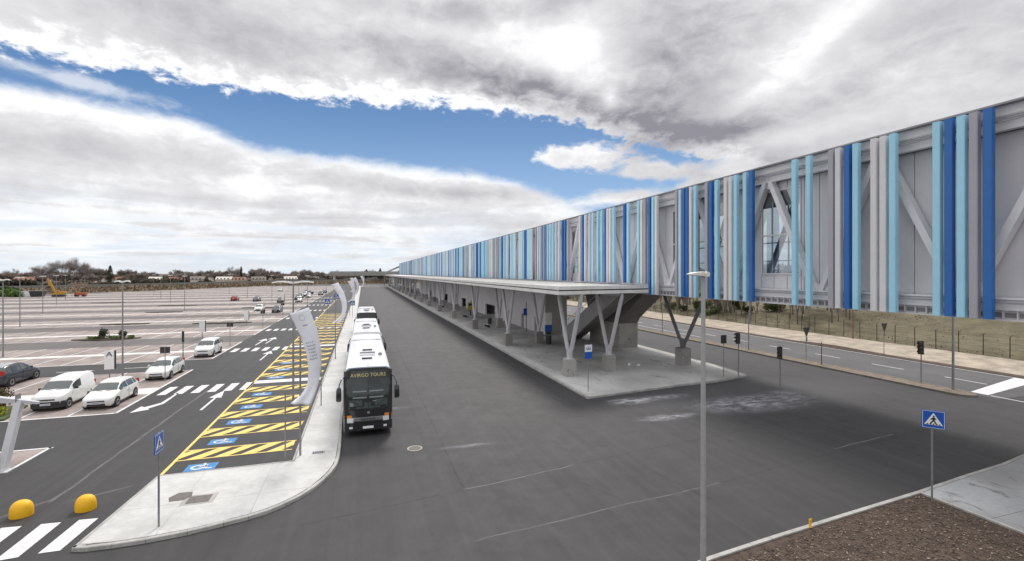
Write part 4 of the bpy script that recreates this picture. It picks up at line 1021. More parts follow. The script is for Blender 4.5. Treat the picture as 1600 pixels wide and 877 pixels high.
    if roof:
        q = MB(); sel = [r for p, r in zip(D, R) if P[5][0] + .02 <= p[0] <= P[8][0]]
        for k in range(len(sel) - 1):
            for i in (6, 7): q.poly([Vector(x) + Vector((0, 0, .006)) for x in (sel[k][i], sel[k + 1][i], sel[k + 1][i + 1], sel[k][i + 1])])
        q.build('roof_panel', roof, t)
    return t
GP = 'white cars parked facing the camera'
car('van', VAN, CARW, (-18.75, 36.65, 0), 0, 'white panel van with a black bumper parked in the corner bay', GP, cat='van', name='parked_van')
hatch = car('hatch', HATCH, CARW, (-15.95, 36.1, 0), 0, 'white hatchback parked right beside the white van', GP)
dup(hatch, (-15.75, 44.5, 0), 0, 'white hatchback parked alone just past the near crosswalk, behind the first hatchback', GP)
mpv = car('mpv', MPV, CARW, (-15.5, 55.2, 0), 0, 'tall white people carrier, farthest of the white cars along the road', GP)
suv = car('suv', SUV, CARK, (-26.3, 49.2, 0), pi, 'dark blue car with grey roof cut by the left edge of the photo', roof=CARS)
dk = car('hatch', HATCH, CARK, (-31, 160, 0), 0, 'dark hatchback among the cars parked at the far end of the lot', 'cars parked at the far end of the lot')
rd = car('hatch', HATCH, CARR, (-38.3, 170, 0), pi, 'red hatchback among the cars parked at the far end of the lot', 'cars parked at the far end of the lot')
random.seed(5)
lb = {0: 'white hatchback in the far cluster of parked cars', 1: 'tall white car in the far cluster of parked cars', 2: 'dark hatchback among the cars parked at the far end of the lot', 3: 'dark estate in the far cluster of parked cars'}
for i in range(13):
    W = 60.3 + 19.3 * random.choice((5, 6, 6, 7, 7, 8, 8, 9, 10)); side = random.choice((-1, 1)); x = -14.43 - 2.46 * (random.randint(1, 3 + int((W - 130) / 11))) + 1.23
    j = random.choice((0, 1, 2, 2, 3)); src = (hatch, mpv, dk, suv)[j]
    dup(src, (x, W + (1.0 if side > 0 else -5.2), 0), 0, lb[j], 'cars parked at the far end of the lot')
for x, y, j in ((-22.5, 118.6, 0), (-18.0, 113, 2)): dup((hatch, mpv, dk)[j], (x, y, 0), 0, lb[j], 'cars parked at the far end of the lot')

# ------------------------------------------------------------------ yellow bollards
def dome(loc, label):
    q = MB(); n = 24; rings = []
    for z, r in ((0, .345), (.10, .350), (.22, .345), (.32, .325), (.40, .285), (.46, .225), (.50, .15), (.515, .06)):
        rings.append([(r * cos(2 * pi * k / n), r * .86 * sin(2 * pi * k / n), z) for k in range(n)])
    q.loft(rings); o = q.build('dome_bollard', YPLAST, smooth=60); o.location = loc
    return tag(o, label, 'bollard', 'yellow dome bollards')
dome((-11.55, 21.25, 0), 'yellow dome bollard nearer the left edge of the photo').scale = (.95, .95, 1.05)
dome((-9.62, 21.1, 0), 'yellow dome bollard nearer the pavement tip').scale = (.90, .90, 1.03)

# ------------------------------------------------------------------ signs and poles
def crossing_face(parent, s, y=-.03):
    """blue square, white triangle, walking figure; faces -Y, centred"""
    q = MB(); q.box(-s / 2, s / 2, y, y + .025, -s / 2, s / 2); q.build('plate', SIGNB, parent)
    def flatp(name, m, P, d): q = MB(); q.loft([[(x * s, y - d, z * s) for x, z in P], [(x * s, y - d + .002, z * s) for x, z in P]]); return q.build(name, m, parent)
    for (x0, x1, z0, z1) in ((-.47, .47, .452, .47), (-.47, .47, -.47, -.452), (-.47, -.452, -.452, .452), (.452, .47, -.452, .452)): flatp('border', SIGNW, [(x0, z0), (x1, z0), (x1, z1), (x0, z1)], .004)
    flatp('triangle', SIGNW, [(-.40, -.30), (.40, -.30), (0, .37)], .004)
    flatp('figure', SIGNK, [(.03, .13), (-.06, .10), (-.14, -.02), (-.10, -.04), (-.04, .04), (-.05, -.06), (-.17, -.24), (-.11, -.26), (.0, -.09), (.08, -.24), (.14, -.22), (.05, -.03), (.05, .03), (.11, -.01), (.13, .03), (.07, .10)], .008)
    flatp('figure_head', SIGNK, [(.015 + .045 * cos(a), .18 + .045 * sin(a)) for a in [2 * pi * i / 10 for i in range(10)]], .008)
    for k in range(5): x = -.30 + k * .13; flatp('stripe_symbol', SIGNK, [(x, -.285), (x + .07, -.285), (x + .09, -.225), (x + .02, -.225)], .0065)
def crossing_sign(loc, face_rz, label, s=.75, h=2.9, lean=0.0):
    t = thing('crossing_sign', label, 'road sign', loc, 0, None)
    q = MB(); q.tube((0, 0, 0), (lean, 0, h + s), .032, .032, 10); q.build('pole', STEELD, t, smooth=40)
    e = MB(); e.box(-.03, .03, -.005, .05, -s * .3, s * .3); b = e.build('bracket', STEELD, t); b.location = (lean, -.04, h + s / 2); b.rotation_euler = (0, 0, face_rz)
    crossing_face(b, s, y=-.03)
    return t
crossing_sign((20.09, 12.05, .12), radians(-50), 'blue crossing sign on a pole at the corner of the mulch bed', .66, 2.75)
crossing_sign((-6.51, 18.65, .128), radians(88), 'blue crossing sign seen almost edge on at the pavement tip', .64, 2.50)
crossing_sign((-6.0, 60.9, 0), radians(0), 'blue crossing sign over the second crosswalk of the parking road', .95, 2.5)
crossing_sign((-6.7, 100.3, 0), radians(0), 'small blue crossing sign over the fourth crosswalk', 1.0, 2.5)
crossing_sign((-6.0, 119.3, 0), radians(0), 'small blue crossing sign over the fifth crosswalk', 1.1, 2.5)
crossing_sign((-1.9, 96.0, .1), radians(0), 'small blue crossing sign on the pavement strip beyond the coaches', .9, 2.3)
# bus-stop sign
t = thing('bus_stop_sign', 'bus stop sign, white over blue, at the near corner of the platform', 'bus stop sign', (15.33, 30.6, .147))
q = MB(); q.tube((0, 0, 0), (0, 0, 3.35), .03, .03, 8); q.build('pole', STEELD, t)
q = MB(); q.box(-.28, .28, -.06, -.035, 2.36, 2.85); q.build('blue_panel', SIGNB, t); q = MB(); q.box(-.28, .28, -.06, -.035, 2.853, 3.35); q.build('white_panel', SIGNW, t)
q = MB(); q.box(-.17, .17, -.064, -.060, 3.0, 3.2); q.build('bus_symbol', mat('sign_grey_blue', (.15, .2, .32), .5), t)
q = MB(); q.box(-.14, -.02, -.068, -.064, 3.09, 3.17); q.box(.02, .14, -.068, -.064, 3.09, 3.17); q.build('bus_symbol_window', SIGNW, t)
# black panels and traffic lights by the island
def panel_post(name, loc, w_, h_, zc, H, label, cat, rz=0.0, m=DARKM):
    t = thing(name, label, cat, loc, rz)
    q = MB(); q.tube((0, 0, 0), (0, 0, H), .035, .03, 8); q.build('pole', STEELD, t)
    q = MB(); q.bevbox(-w_ / 2, w_ / 2, -.05, .03, zc - h_ / 2, zc + h_ / 2, .015); q.build('panel_back', m, t)
    q = MB(); q.box(-w_ / 2 + .03, w_ / 2 - .03, .03, .036, zc - h_ / 2 + .03, zc + h_ / 2 - .03); q.build('panel_face', SIGNB, t)
    return t
panel_post('road_sign', (28.14, 31.75, .147), .50, .68, 3.05, 3.4, 'black-backed square road sign at the tip of the platform, left of the taller one', 'road sign')
def traffic_light(loc, rz, label, zc, H, s=1.0):
    t = thing('traffic_light', label, 'traffic light', loc, rz)
    q = MB(); q.tube((0, 0, 0), (0, 0, H), .045, .04, 8); q.build('pole', STEELD, t)
    q = MB(); q.box(-.15 * s, .15 * s, -.16, .04, zc - .45 * s, zc + .45 * s); hh = q.build('housing', DARKM, t)
    for k in range(3):
        z = zc + (.28 - .28 * k) * s
        q = MB(); n = 12; q.loft([[(.11 * s * cos(2 * pi * i / n), -.165, z + .11 * s * sin(2 * pi * i / n)) for i in range(n)], [(.11 * s * cos(2 * pi * i / n), -.17, z + .11 * s * sin(2 * pi * i / n)) for i in range(n)]]); q.build('lens', (bpy.data.materials.get('lens_off') or mat('lens_off', (.12, .10, .08), .2)), hh)
        q = MB(); 
        for i in range(7):
            a0, a1 = pi * (i - .3) / 6.4, pi * (i + .7) / 6.4
            q.poly([(.13 * s * cos(a0), -.165, z + .13 * s * sin(a0)), (.13 * s * cos(a1), -.165, z + .13 * s * sin(a1)), (.13 * s * cos(a1), -.36, z - .02 + .13 * s * sin(a1)), (.13 * s * cos(a0), -.36, z - .02 + .13 * s * sin(a0))])
        q.build('visor', DARKM, hh)
    return t
traffic_light((29.64, 31.75, .147), pi, 'black traffic light seen from behind at the platform tip', 3.05, 3.6)
traffic_light((28.0, 26.12, .0), radians(-62), 'black traffic light side on, standing alone in the asphalt', 3.0, 3.5, .95)
traffic_light((41.1, 25.38, .12), radians(-80), 'traffic light facing left on the island near the stop line', 2.75, 3.25, 1.15)
def yield_sign(loc, label, zc):
    t = thing('yield_sign', label, 'road sign', loc, 0)
    q = MB(); q.tube((0, 0, 0), (0, 0, zc + .45), .032, .03, 8); q.build('pole', STEELD, t)
    q = MB(); q.prism_y([(-.42, .42), (.42, .42), (.38, .28), (.06, -.42), (-.06, -.42), (-.38, .28)], -.05, -.03); o = q.build('triangle_back', DARKM, t); o.location = (0, 0, zc)
    q = MB(); q.tube((0, -.1, zc - .9), (0, -.1, zc - .45), .05, .035, 6); q.build('clamp', STEELD, t)
yield_sign((40.6, 34.9, .12), 'dark-backed triangular sign on the island between the roads', 2.85)
yield_sign((51.6, 35.3, .03), 'dark-backed triangular sign on the sandy verge beyond the road', 2.95)
# slim poles
def pole(loc, H, r, label, m=STEELD, rz=0, head=0):
    t = thing('lamp_post' if head else 'pole', label, 'lamp post' if head else 'pole', loc, rz)
    q = MB(); q.tube((0, 0, 0), (0, 0, H * .5), r * 1.25, r, 10); q.tube((0, 0, H * .5), (0, 0, H), r, r * .75, 10); q.build('shaft', m, t, smooth=40)
    if head:
        q = MB(); q.loft([[(0, -.14, H - .05), (0, .14, H - .05), (0, .14, H + .07), (0, -.14, H + .07)], [(-.6 * head, -.10, H + .02), (-.6 * head, .10, H + .02), (-.6 * head, .10, H + .06), (-.6 * head, -.10, H + .06)]]); q.build('lamp_head', CANW, t)
    return t
pole((41.0, 23.25, .12), 8.6, .07, 'grey lamp post on the island end rising behind the walkway', head=1)
m_ = mat('rust_brown_pole', (.20, .10, .08), .8)
pole((40.6, 33.3, .12), 2.1, .04, 'short reddish pole on the island', m_)
pole((40.6, 42.0, .12), 4.4, .05, 'slim grey pole on the island behind the traffic lights')
pole((40.6, 57.8, .12), 4.4, .05, 'slim grey pole on the island seen left of the dark column')
pole((62.3, 64.2, .1), 7, .08, 'tall slim pole at the foot of the bank')
pole((60.9, 45.5, .03), 4.0, .05, 'slim reddish pole on the verge right of the lamp', m_)
# foreground lamp
t = thing('street_lamp', 'tall slender foreground street lamp with a flat white head', 'street lamp', (9.04, 10.98, .10))
q = MB(); q.tube((0, 0, 0), (0, 0, .9), .085, .082, 14); q.tube((0, 0, .9), (0, 0, 8.5), .078, .055, 14); q.build('shaft', mat('galvanised_pole', (.42, .43, .43), .5, .3, var=.1, vscale=3), t, smooth=40)
q = MB(); q.loft([[(-.02, -.13, 8.40), (.14, -.10, 8.42), (.14, .10, 8.42), (-.02, .13, 8.40)], [(-.02, -.13, 8.52), (.14, -.09, 8.50), (.14, .09, 8.50), (-.02, .13, 8.52)]]); q.tube((.04, -.14, 8.47), (.04, .14, 8.47), .075, .075, 12); q.build('joint', CANW, t, smooth=40)
q = MB(); q.loft([[(-.02, -.12, 8.42), (-.02, .12, 8.42), (-.02, .12, 8.54), (-.02, -.12, 8.54)], [(-.30, -.13, 8.44), (-.30, .13, 8.44), (-.30, .13, 8.52), (-.30, -.13, 8.52)], [(-.50, -.07, 8.46), (-.50, .07, 8.46), (-.50, .07, 8.48), (-.50, -.07, 8.48)]]); q.build('lamp_head', CANW, t, smooth=30)

# short rods along the pavement
for x, y, h, lab in ((-3.36, 23.6, 3.15, 'thin short pole at the pavement corner left of the flagpole'), (-2.55, 32.6, 2.6, 'thin dark post on the strip behind the banner')):
    t = thing('post', lab, 'post', (x, y, .1)); q = MB(); q.tube((0, 0, 0), (0, 0, h), .035, .03, 8); q.build('shaft', STEELD, t); q = MB(); q.tube((0, 0, h), (0, 0, h + .05), .05, .04, 8); q.build('cap', STEELD, t)

# flags
def banner(loc, H, label, k=1.0, drop=4.4, wk=1.0, txt=True):
    t = thing('banner_flag', label, 'banner', loc, 0, 'banner flags along the pavement strip')
    q = MB(); q.tube((0, 0, 0), (0, 0, H), .05, .035, 10); q.build('pole', STEELD, t, smooth=40)
    TB = [(0, -.03, .76), (.12, .18, .74), (.25, .40, .68), (.45, .60, .58), (.62, .64, .52), (.78, .56, .46), (.88, .40, .54), (.95, .20, .70), (1.0, .03, .84)]
    def tb(s):
        for (a0, c0, w0), (a1, c1, w1) in zip(TB, TB[1:]):
            if s <= a1 + 1e-9: f_ = (s - a0) / (a1 - a0); f_ = f_; return c0 + (c1 - c0) * f_, w0 + (w1 - w0) * f_
    n, mU = 40, 8; V = []; F = []
    def pt(s, u):
        c_, w_ = tb(min(1, s)); w_ *= wk; tl = .17 * (1 - s) - .25 * max(0, s - .8)
        x = c_ * k + w_ * (u - .5)
        y = -.10 - .12 * sin(pi * u) - .10 * sin(s * 5 + 1.2 * u) - .10 * max(0, s - .75) * sin(u * 9) * 4
        return Vector((x, y, H - drop * s + tl * (u - .5) * 2 * w_))
    for i in range(n + 1):
        for j in range(mU + 1): V.append(tuple(pt(i / n, j / mU)))
    for i in range(n):
        for j in range(mU): a = i * (mU + 1) + j; F.append([a, a + mU + 1, a + mU + 2, a + 1])
    cl = flat('cloth', CLOTH, V, F, t); cl.data.polygons.foreach_set('use_smooth', [True] * len(F))
    sm = cl.modifiers.new('thick', 'SOLIDIFY'); sm.thickness = .004; sm.offset = 0
    q = MB(); q.tube((0, 0, H - .03), tuple(pt(0, 1)), .012, .012, 5); q.tube((0, 0, H - .03), tuple(pt(0, 0)), .012, .012, 5); q.build('top_bar', STEELD, t)
    if txt:
        random.seed(4); off = Vector((0, -.012, 0))
        def quad(q, s0, s1, u0, u1): q.poly([pt(s0, u0) + off, pt(s1, u0) + off, pt(s1, u1) + off, pt(s0, u1) + off])
        q = MB()
        for r_ in range(6):
            s_ = .33 + r_ * .036; u = .20; end = random.uniform(.66, .80)
            while u < end:
                L_ = random.uniform(.022, .04)
                quad(q, s_, s_ + .013, u, u + L_ * .35)
                c_ = random.random()
                if c_ < .5: quad(q, s_, s_ + .004, u + L_ * .35, u + L_)
                if c_ > .3: quad(q, s_ + .009, s_ + .013, u + L_ * .35, u + L_)
                u += L_ + (.014 if random.random() < .78 else .045)
        for u0 in (.38, .44, .49, .54, .59): quad(q, .150, .160, u0, u0 + .03)
        q.build('printed_lines', INK, t)
        q = MB()
        for i in range(16):
            a0, a1 = 2 * pi * i / 16, 2 * pi * (i + 1) / 16
            q.poly([pt(.075 + .03 * sin(g), .5 + .14 * cos(g)) + off if e else pt(.075 + .026 * sin(g), .5 + .12 * cos(g)) + off for g, e in ((a0, 1), (a1, 1), (a1, 0), (a0, 0))])
        q.build('printed_emblem', mat('faint_grey_ink', (.45, .48, .58), .7), t)
    return t
banner((-2.78, 24.0, .12), 6.75, 'white feather banner with blue printed lines, nearest to the camera', 1.0, 4.35, 1.08)
banner((-2.6, 49.9, .12), 7.45, 'second white banner flag from the camera, curling on its pole', 1.35, 3.9, .85, False)
banner((-2.5, 100, .12), 6.9, 'third white banner flag from the camera', 1.3, 4.2, 1.0, False)
banner((-2.2, 135, .12), 7.2, 'fourth white banner flag from the camera', 1.5, 4.4, 1.1, False)
banner((-.6, 190, .12), 7.4, 'farthest white banner flag, beyond the coaches', 1.4, 4.2, 1.0, False)
banner((-3.4, 152, .12), 7.0, 'small white banner flag between the far ones', 1.4, 4.2, 1.0, False)

# parking-lot lamps with two arms
def lot_lamp(loc, H, reach, label, rz=0.0, group='double-armed lamps of the parking lot'):
    t = thing('parking_lamp', label, 'lamp post', loc, rz, group)
    q = MB(); q.tube((0, 0, 0), (0, 0, H), .075, .045, 8); q.build('shaft', STEELD, t, smooth=40)
    for s in (1, -1):
        q = MB(); P = [(.02, .02), (.18, .04), (.45, .085), (.75, .07), (1.0, .0)]; rg = []
        for u, z in P:
            hh = .09 * (1 - .6 * u) + .02; wd = .13 * (1 - .5 * abs(u - .5))
            rg.append([(s * u * reach, -wd, H + z - hh), (s * u * reach, wd, H + z - hh), (s * u * reach, wd * .6, H + z + .02), (s * u * reach, -wd * .6, H + z + .02)])
        q.loft(rg); q.build('lamp_head', CANW, t)
    return t
lot_lamp((-4.35, 33.9, 0), 8.0, 1.25, 'double-armed white lamp rising behind the nearest banner', group=None)
LL = [(-18.77, 46.84), (-35.19, 62.01)]
l0 = lot_lamp((-18.9, 46.9, 0), 7.9, .55, 'double-armed lamp standing behind the parked white cars')
dup(l0, (-35.2, 62.0, 0), 0, 'double-armed lamp at the left edge of the parking lot')
n_ = 0
for gx in range(0, 7):
    for gy in range(0, 7):
        x = -26 - 26 * gx + (13 if gy % 2 else 0); y = 89.3 + 38.6 * gy * .8 + 6.0
        if x < -.62 * y - 12 or y > 235 or (x > -30 and gy == 0): continue
        dup(l0, (x, y, 0), random.uniform(-.1, .1), 'slender double-armed lamp out in the parking lot')
# dark square boards beside the road, one for each row, and white lettered boards
b0 = panel_post('row_sign', (-15.0, 44.2, 0), .66, .5, 2.5, 2.75, 'dark square board on a post in front of the second white hatchback', 'sign')
q = MB(); q.box(-.02, .02, -.056, -.05, 2.28, 2.72); q.build('centre_rib', STEELD, b0)
for k in range(1, 7): dup(b0, (-15.0, 44.2 + 19.3 * k, 0), 0, f'dark square board on a post by the parking road, {ORD[k]} from the camera')
t = thing('post_lantern', 'slim dark post with a narrow box beside the tall white car', 'post', (-16.7, 53.6, 0))
q = MB(); q.tube((0, 0, 0), (0, 0, 2.2), .04, .035, 8); q.build('pole', DARKM, t); q = MB(); q.box(-.09, .09, -.06, .06, 1.9, 2.95); q.build('box', DARKM, t)
def board(loc, letter, label, s=1.0):
    t = thing('row_board', label, 'sign board', loc, 0, None)
    q = MB(); q.tube((0, 0, 0), (0, 0, 1.0), .05, .05, 8); q.build('pole', STEELD, t)
    q = MB(); q.box(-.33 * s, .33 * s, -.05, .03, .85, .85 + 1.5 * s); q.build('panel', SIGNW, t)
    q = MB(); q.box(.335 * s, .40 * s, -.04, .12, .85, .85 + 1.5 * s); q.build('side_panel', DARKM, t)
    if letter: text(letter, .55 * s, SIGNK, 'letter', t, (0, -.056, .85 + 1.2 * s), FRONT, .004, 1.2)
board((-19.5, 46.2, 0), 'A', 'white board with a black letter A behind the white hatchback')
board((-20.2, 71.8, 0), None, 'white board on a post behind the tall white car')
board((-18.4, 88.0, 0), None, 'white board on a post in the third parking row')
board((-22, 150, 0), None, 'small white board near the far parked cars', 1.1)
# cycle-shelter frame at the left edge
t = thing('entrance_shelter', 'grey steel shelter frame with V legs at the left edge', 'shelter', (-14.9, 26.2, 0))
q = MB(); q.bar((0, .0, 0), (.05, 1.0, 2.78), .30, .26, up=(1, 0, 0)); q.build('leg', STEEL, t)
q = MB(); q.bar((-.05, .1, 0), (-.75, -.95, 2.9), .28, .22, up=(1, 0, 0)); q.build('leg', STEEL, t)
q = MB(); q.loft([[(-9, .85, 2.85), (-9, 1.15, 2.85), (-9, 1.15, 3.5), (-9, .85, 3.5)], [(-1.0, .85, 2.82), (-1.0, 1.15, 2.82), (-1.0, 1.15, 3.20), (-1.0, .85, 3.20)]]); q.build('beam', STEEL, t)
q = MB(); q.loft([[(-.995, .87, 2.83), (-.995, 1.13, 2.83), (-.995, 1.13, 3.12), (-.995, .87, 3.12)], [(.75, .92, 2.62), (.75, 1.08, 2.62), (.75, 1.08, 2.72), (.75, .92, 2.72)]]); q.build('beam_tip', STEEL, t)
q = MB(); q.box(-.02, .0, .82, 1.18, 2.78, 3.12); q.build('end_plate', STEELD, t)
q = MB(); q.box(-.3, .3, -.25, .25, 0, .04); q.build('base_plate', STEEL, t)
# shelter posts continue left, out of frame
q = MB(); q.bar((-8, .0, 0), (-8, 1.0, 2.85), .30, .26, up=(1, 0, 0)); q.build('leg', STEEL, t)

# platform furniture
t = thing('information_totem', 'white and blue information totem by the inner row of columns', 'sign', (21.75, 54.2, .147))
q = MB(); q.box(-.30, .30, -.1, .1, 0, 1.25); q.build('base', DARKM, t); q = MB(); q.box(-.42, .42, -.12, .12, 1.25, 2.1); q.build('blue_panel', SIGNB, t); q = MB(); q.box(-.42, .42, -.12, .12, 2.103, 3.6); q.build('white_panel', SIGNW, t)
t = thing('parking_sign', 'blue panel sign on a dark pole in front of the lilac wall', 'sign', (22.4, 64.3, .147))
q = MB(); q.tube((0, 0, 0), (0, 0, 4.3), .05, .05, 8); q.build('pole', DARKM, t); q = MB(); q.box(-.45, .1, -.08, -.04, 2.4, 3.4); q.build('panel', SIGNB, t)
t = thing('ticket_machine', 'yellow ticket machine against the wall under the canopy', 'ticket machine', (22.9, 104, .147))
q = MB(); q.bevbox(-.5, .5, -.35, .35, .1, 1.9, .06); q.build('housing', mat('dull_yellow', (.55, .40, .10), .5), t); q = MB(); q.box(-.4, .4, -.36, -.35, 1.2, 1.7); q.build('screen', BGLASS, t); q = MB(); q.box(-.48, .48, -.3, .3, 0, .1); q.build('plinth', DARKM, t)
def litter_bin(x, y, label):
    t = thing('litter_bin', label, 'bin', (x, y, .147)); q = MB(); q.tube((0, 0, .08), (0, 0, 1.1), .30, .33, 12); q.build('drum', DARKM, t); q = MB(); q.tube((0, 0, 1.1), (0, 0, 1.16), .36, .30, 12); q.build('lid', STEELD, t)
litter_bin(21.0, 52.2, 'dark litter bin beside the second inner column'); litter_bin(19.8, 75, 'dark litter bin farther along under the canopy'); litter_bin(20.5, 92, 'dark litter bin near the ticket machine')
for k, (x, y) in enumerate(((18.6, 72), (18.8, 90), (19.0, 118))):
    t = thing('bench', f'grey bench on the platform, {ORD[k]} from the near end', 'bench', (x, y, .147))
    q = MB(); q.box(-.25, .25, -1.1, 1.1, .42, .48); q.build('seat', STEEL, t)
    for s in (1, -1): q = MB(); q.box(-.22, .22, s * .8 - .04, s * .8 + .04, 0, .42); q.build('leg', DARKM, t)
for k, (x, y) in enumerate(((23.3, 38.2), (23.9, 37.6))):
    q = MB(); q.loft([[(.16 * r * cos(a), .13 * r * sin(a), z) for a in [2 * pi * i / 10 for i in range(10)]] for r, z in ((.7, 0), (1, .06), (.9, .14), (.5, .2))]); o = q.build('white_bag', WHITE2, smooth=60); o.location = (x, y, .148)
    tag(o, ('small white bag on the platform, left of its pair', 'small white bag on the platform, right of its pair')[k], 'bag')

# ------------------------------------------------------------------ vegetation
def tree_mesh(seed, H, spread, levels=4, tw=900, twl=1.1, dense=1.0, upright=.6, wtw=.05, bole=.22):
    rnd = random.Random(seed); tr = MB(); cr = MB(); tips = []
    def grow(p, d, L, r, lv):
        q = p + d * L
        (tr if lv < 1 else cr).tube(p, q, r, r * .7, 5 if lv < 2 else 3, False)
        if lv >= 2: tips.append((p.lerp(q, .6), d, lv))
        if lv >= levels: tips.append((q, d, lv)); tips.append((q, d, lv)); return
        for k in range(rnd.choice((2, 3, 3)) if lv else 6):
            a = rnd.uniform(0, 2 * pi) if lv else 2 * pi * k / 6 + rnd.uniform(-.4, .4); t = rnd.uniform(.3, .9) * spread
            nd = (d + Vector((cos(a) * t, sin(a) * t, rnd.uniform(.0, .35) * upright))).normalized()
            st = p.lerp(q, rnd.uniform(.55, 1.0)) if k else q
            grow(st, nd, (L if lv else H * .27) * rnd.uniform(.66, .86), r * .6, lv + 1)
    grow(Vector((0, 0, 0)), Vector((0, 0, 1)), H * bole, H * .016, 0)
    for i in range(tw):
        q, d, lv = rnd.choice(tips); a = (d * .9 + Vector((rnd.gauss(0, 1), rnd.gauss(0, 1), rnd.gauss(0, 1) + .3)) * .55).normalized()
        p0 = q + Vector((rnd.gauss(0, 1), rnd.gauss(0, 1), rnd.gauss(0, 1))) * H * .022
        p1 = p0 + a * twl * rnd.uniform(.5, 1.3); s = a.cross(Vector((rnd.gauss(0, 1), rnd.gauss(0, 1), rnd.gauss(0, 1)))).normalized() * wtw
        cr.poly([p0 - s, p0 + s, p1])
    zmax = max(p[2] for p in cr.v); k_ = H / zmax
    for m in (tr, cr): m.v = [(x * k_, y * k_, z * k_) for x, y, z in m.v]
    return tr, cr
def tree(loc, tr, cr, mt, mc, label, group, name='bare_tree', rz=0.0, sc=1.0):
    t = thing(name, label, 'tree', loc, rz, group); t.scale = (sc, sc, sc)
    o = flat('trunk', mt, tr.v, tr.f, t); flat('crown', mc, cr.v, cr.f, t)
    return t
def bush_mesh(seed, w_, h_, n, s):
    rnd = random.Random(seed); q = MB(); lumps = [(Vector((rnd.uniform(-.6, .6) * w_, rnd.uniform(-.6, .6) * w_, rnd.uniform(.3, .75) * h_)), rnd.uniform(.3, .55)) for _ in range(8)]
    for i in range(n):
        c, r = rnd.choice(lumps); d = Vector((rnd.gauss(0, 1), rnd.gauss(0, 1), rnd.gauss(0, 1))).normalized() * r * rnd.random() ** .4
        p = c + Vector((d.x * w_, d.y * w_, d.z * h_)); p.z = max(.02, p.z)
        a = Vector((rnd.gauss(0, 1), rnd.gauss(0, 1), rnd.gauss(0, 1))).normalized() * s * rnd.uniform(.6, 1.4); b = a.orthogonal().normalized() * s * .5
        q.poly([p - a * .5, p + b, p + a * .5, p - b])
    st = MB()
    for k in range(5): a = 2 * pi * k / 5; st.tube((0, 0, 0), (cos(a) * w_ * .5, sin(a) * w_ * .5, h_ * .6), .03 * h_, .01, 4, False)
    return st, q
# far belt of bare trees and hedgerow
protos = []
for i, (H, sp, up, mc) in enumerate(((13, .95, .6, TWIG), (11, 1.1, .5, TWIG2), (14, .75, .9, TWIG), (12, .9, .6, TWIG2))):
    tr, cr = tree_mesh(40 + i, H, sp, 4, 2200, 1.3, wtw=.11, upright=up, bole=.14)
    protos.append(tree((-150 + i * 30, 470 + i * 3, 0), tr, cr, BARK, mc, 'bare brown tree in the far belt behind the parking lot', 'bare trees of the far belt', rz=i))
random.seed(9)
for i in range(170):
    s = i / 169; x = -400 + s * 460 + random.uniform(-3, 3); 
    y = 300 + (x + 400) * .36 + random.uniform(0, 55) if x < 0 else 445 + random.uniform(0, 60)
    dup(random.choice(protos), (x, y, -.5), random.uniform(0, 6), scale=(random.uniform(.9, 1.4),) * 2 + (random.uniform(.62, .95),))
# tall group at the left
tr, cr = tree_mesh(71, 21.5, .78, 5, 5200, 1.4, wtw=.032, upright=.9, bole=.16)
bt = tree((-198, 408, 0), tr, cr, BARK, TWIG, 'tall bare tree with a fan-shaped crown, centre of the tall group', 'tall bare trees at the left', rz=.3)
for k, (x, y, s, l) in enumerate(((-212, 412, .80, 'tall bare tree with a narrow crown at the left of the tall group'), (-188, 405, .93, 'tall bare tree touching the right side of the central one'), (-180.5, 404, .72, 'bare tree at the right end of the tall group'), (-232, 415, .60, 'lower bare tree standing apart left of the tall group'))):
    dup(bt, (x, y, 0), k * 1.7 + .5, l, scale=(s, s, s))
dup(bt, (-97, 428, 0), 2.2, 'broad bare tree alone on the skyline in the middle of the lot', scale=(.75, .75, .72))
dup(bt, (8, 450, 0), 1.2, 'bare tree behind the overpass near the walkway end', scale=(.6, .6, .62)); dup(bt, (-25, 460, 0), .2, 'bare tree left of the overpass', scale=(.6, .6, .58))
# conifer
def conifer(loc, H, R, label, name='conifer_tree'):
    rnd = random.Random(int(abs(loc[0]))); q = MB()
    for i in range(1400):
        z = H * (.06 + .94 * rnd.random() ** 1.2); r = R * (1 - z / H) ** .8 * rnd.uniform(.4, 1.05) + .1; a = rnd.uniform(0, 2 * pi)
        p = Vector((cos(a) * r, sin(a) * r, z)); d = Vector((cos(a), sin(a), -.35)) * .7; s = Vector((-sin(a), cos(a), 0)) * .28
        q.poly([p - d * .4 - s, p - d * .4 + s, p + d])
    t = thing(name, label, 'tree', loc); flat('crown', LEAF, q.v, q.f, t); m = MB(); m.tube((0, 0, 0), (0, 0, H * .9), .25, .05, 6); m.build('trunk', BARK, t)
conifer((-168, 399, 0), 14, 4.2, 'dark conical conifer right of the tall bare trees')
conifer((-86, 395, 0), 13.5, 1.1, 'narrow dark cypress beside the lone skyline tree')
conifer((3, 440, 0), 12, 4, 'dark rounded evergreen above the overpass')
conifer((15, 446, 0), 13, 5, 'dark evergreen near the far end of the walkway')
st_, q_ = bush_mesh(5, 9, 6, 2600, 1.1)
hb_ = thing('hedge_bush', 'dark evergreen bush in the far hedgerow', 'bush', (-250, 372, 0), 0, 'far hedgerow bushes'); flat('stems', BARK, st_.v, st_.f, hb_); flat('leaves', mat('dull_hedge', (.15, .13, .10), .95, var=.4, vscale=.2), q_.v, q_.f, hb_)
for i in range(75):
    x = -420 + i * 6.1; y = (300 + (x + 400) * .36 - 12 if x < -30 else 432) + random.uniform(-6, 4)
    dup(hb_, (x, y, -.3), random.uniform(0, 6), scale=(random.uniform(.7, 1.2), random.uniform(.7, 1.2), random.uniform(.4, .8)))
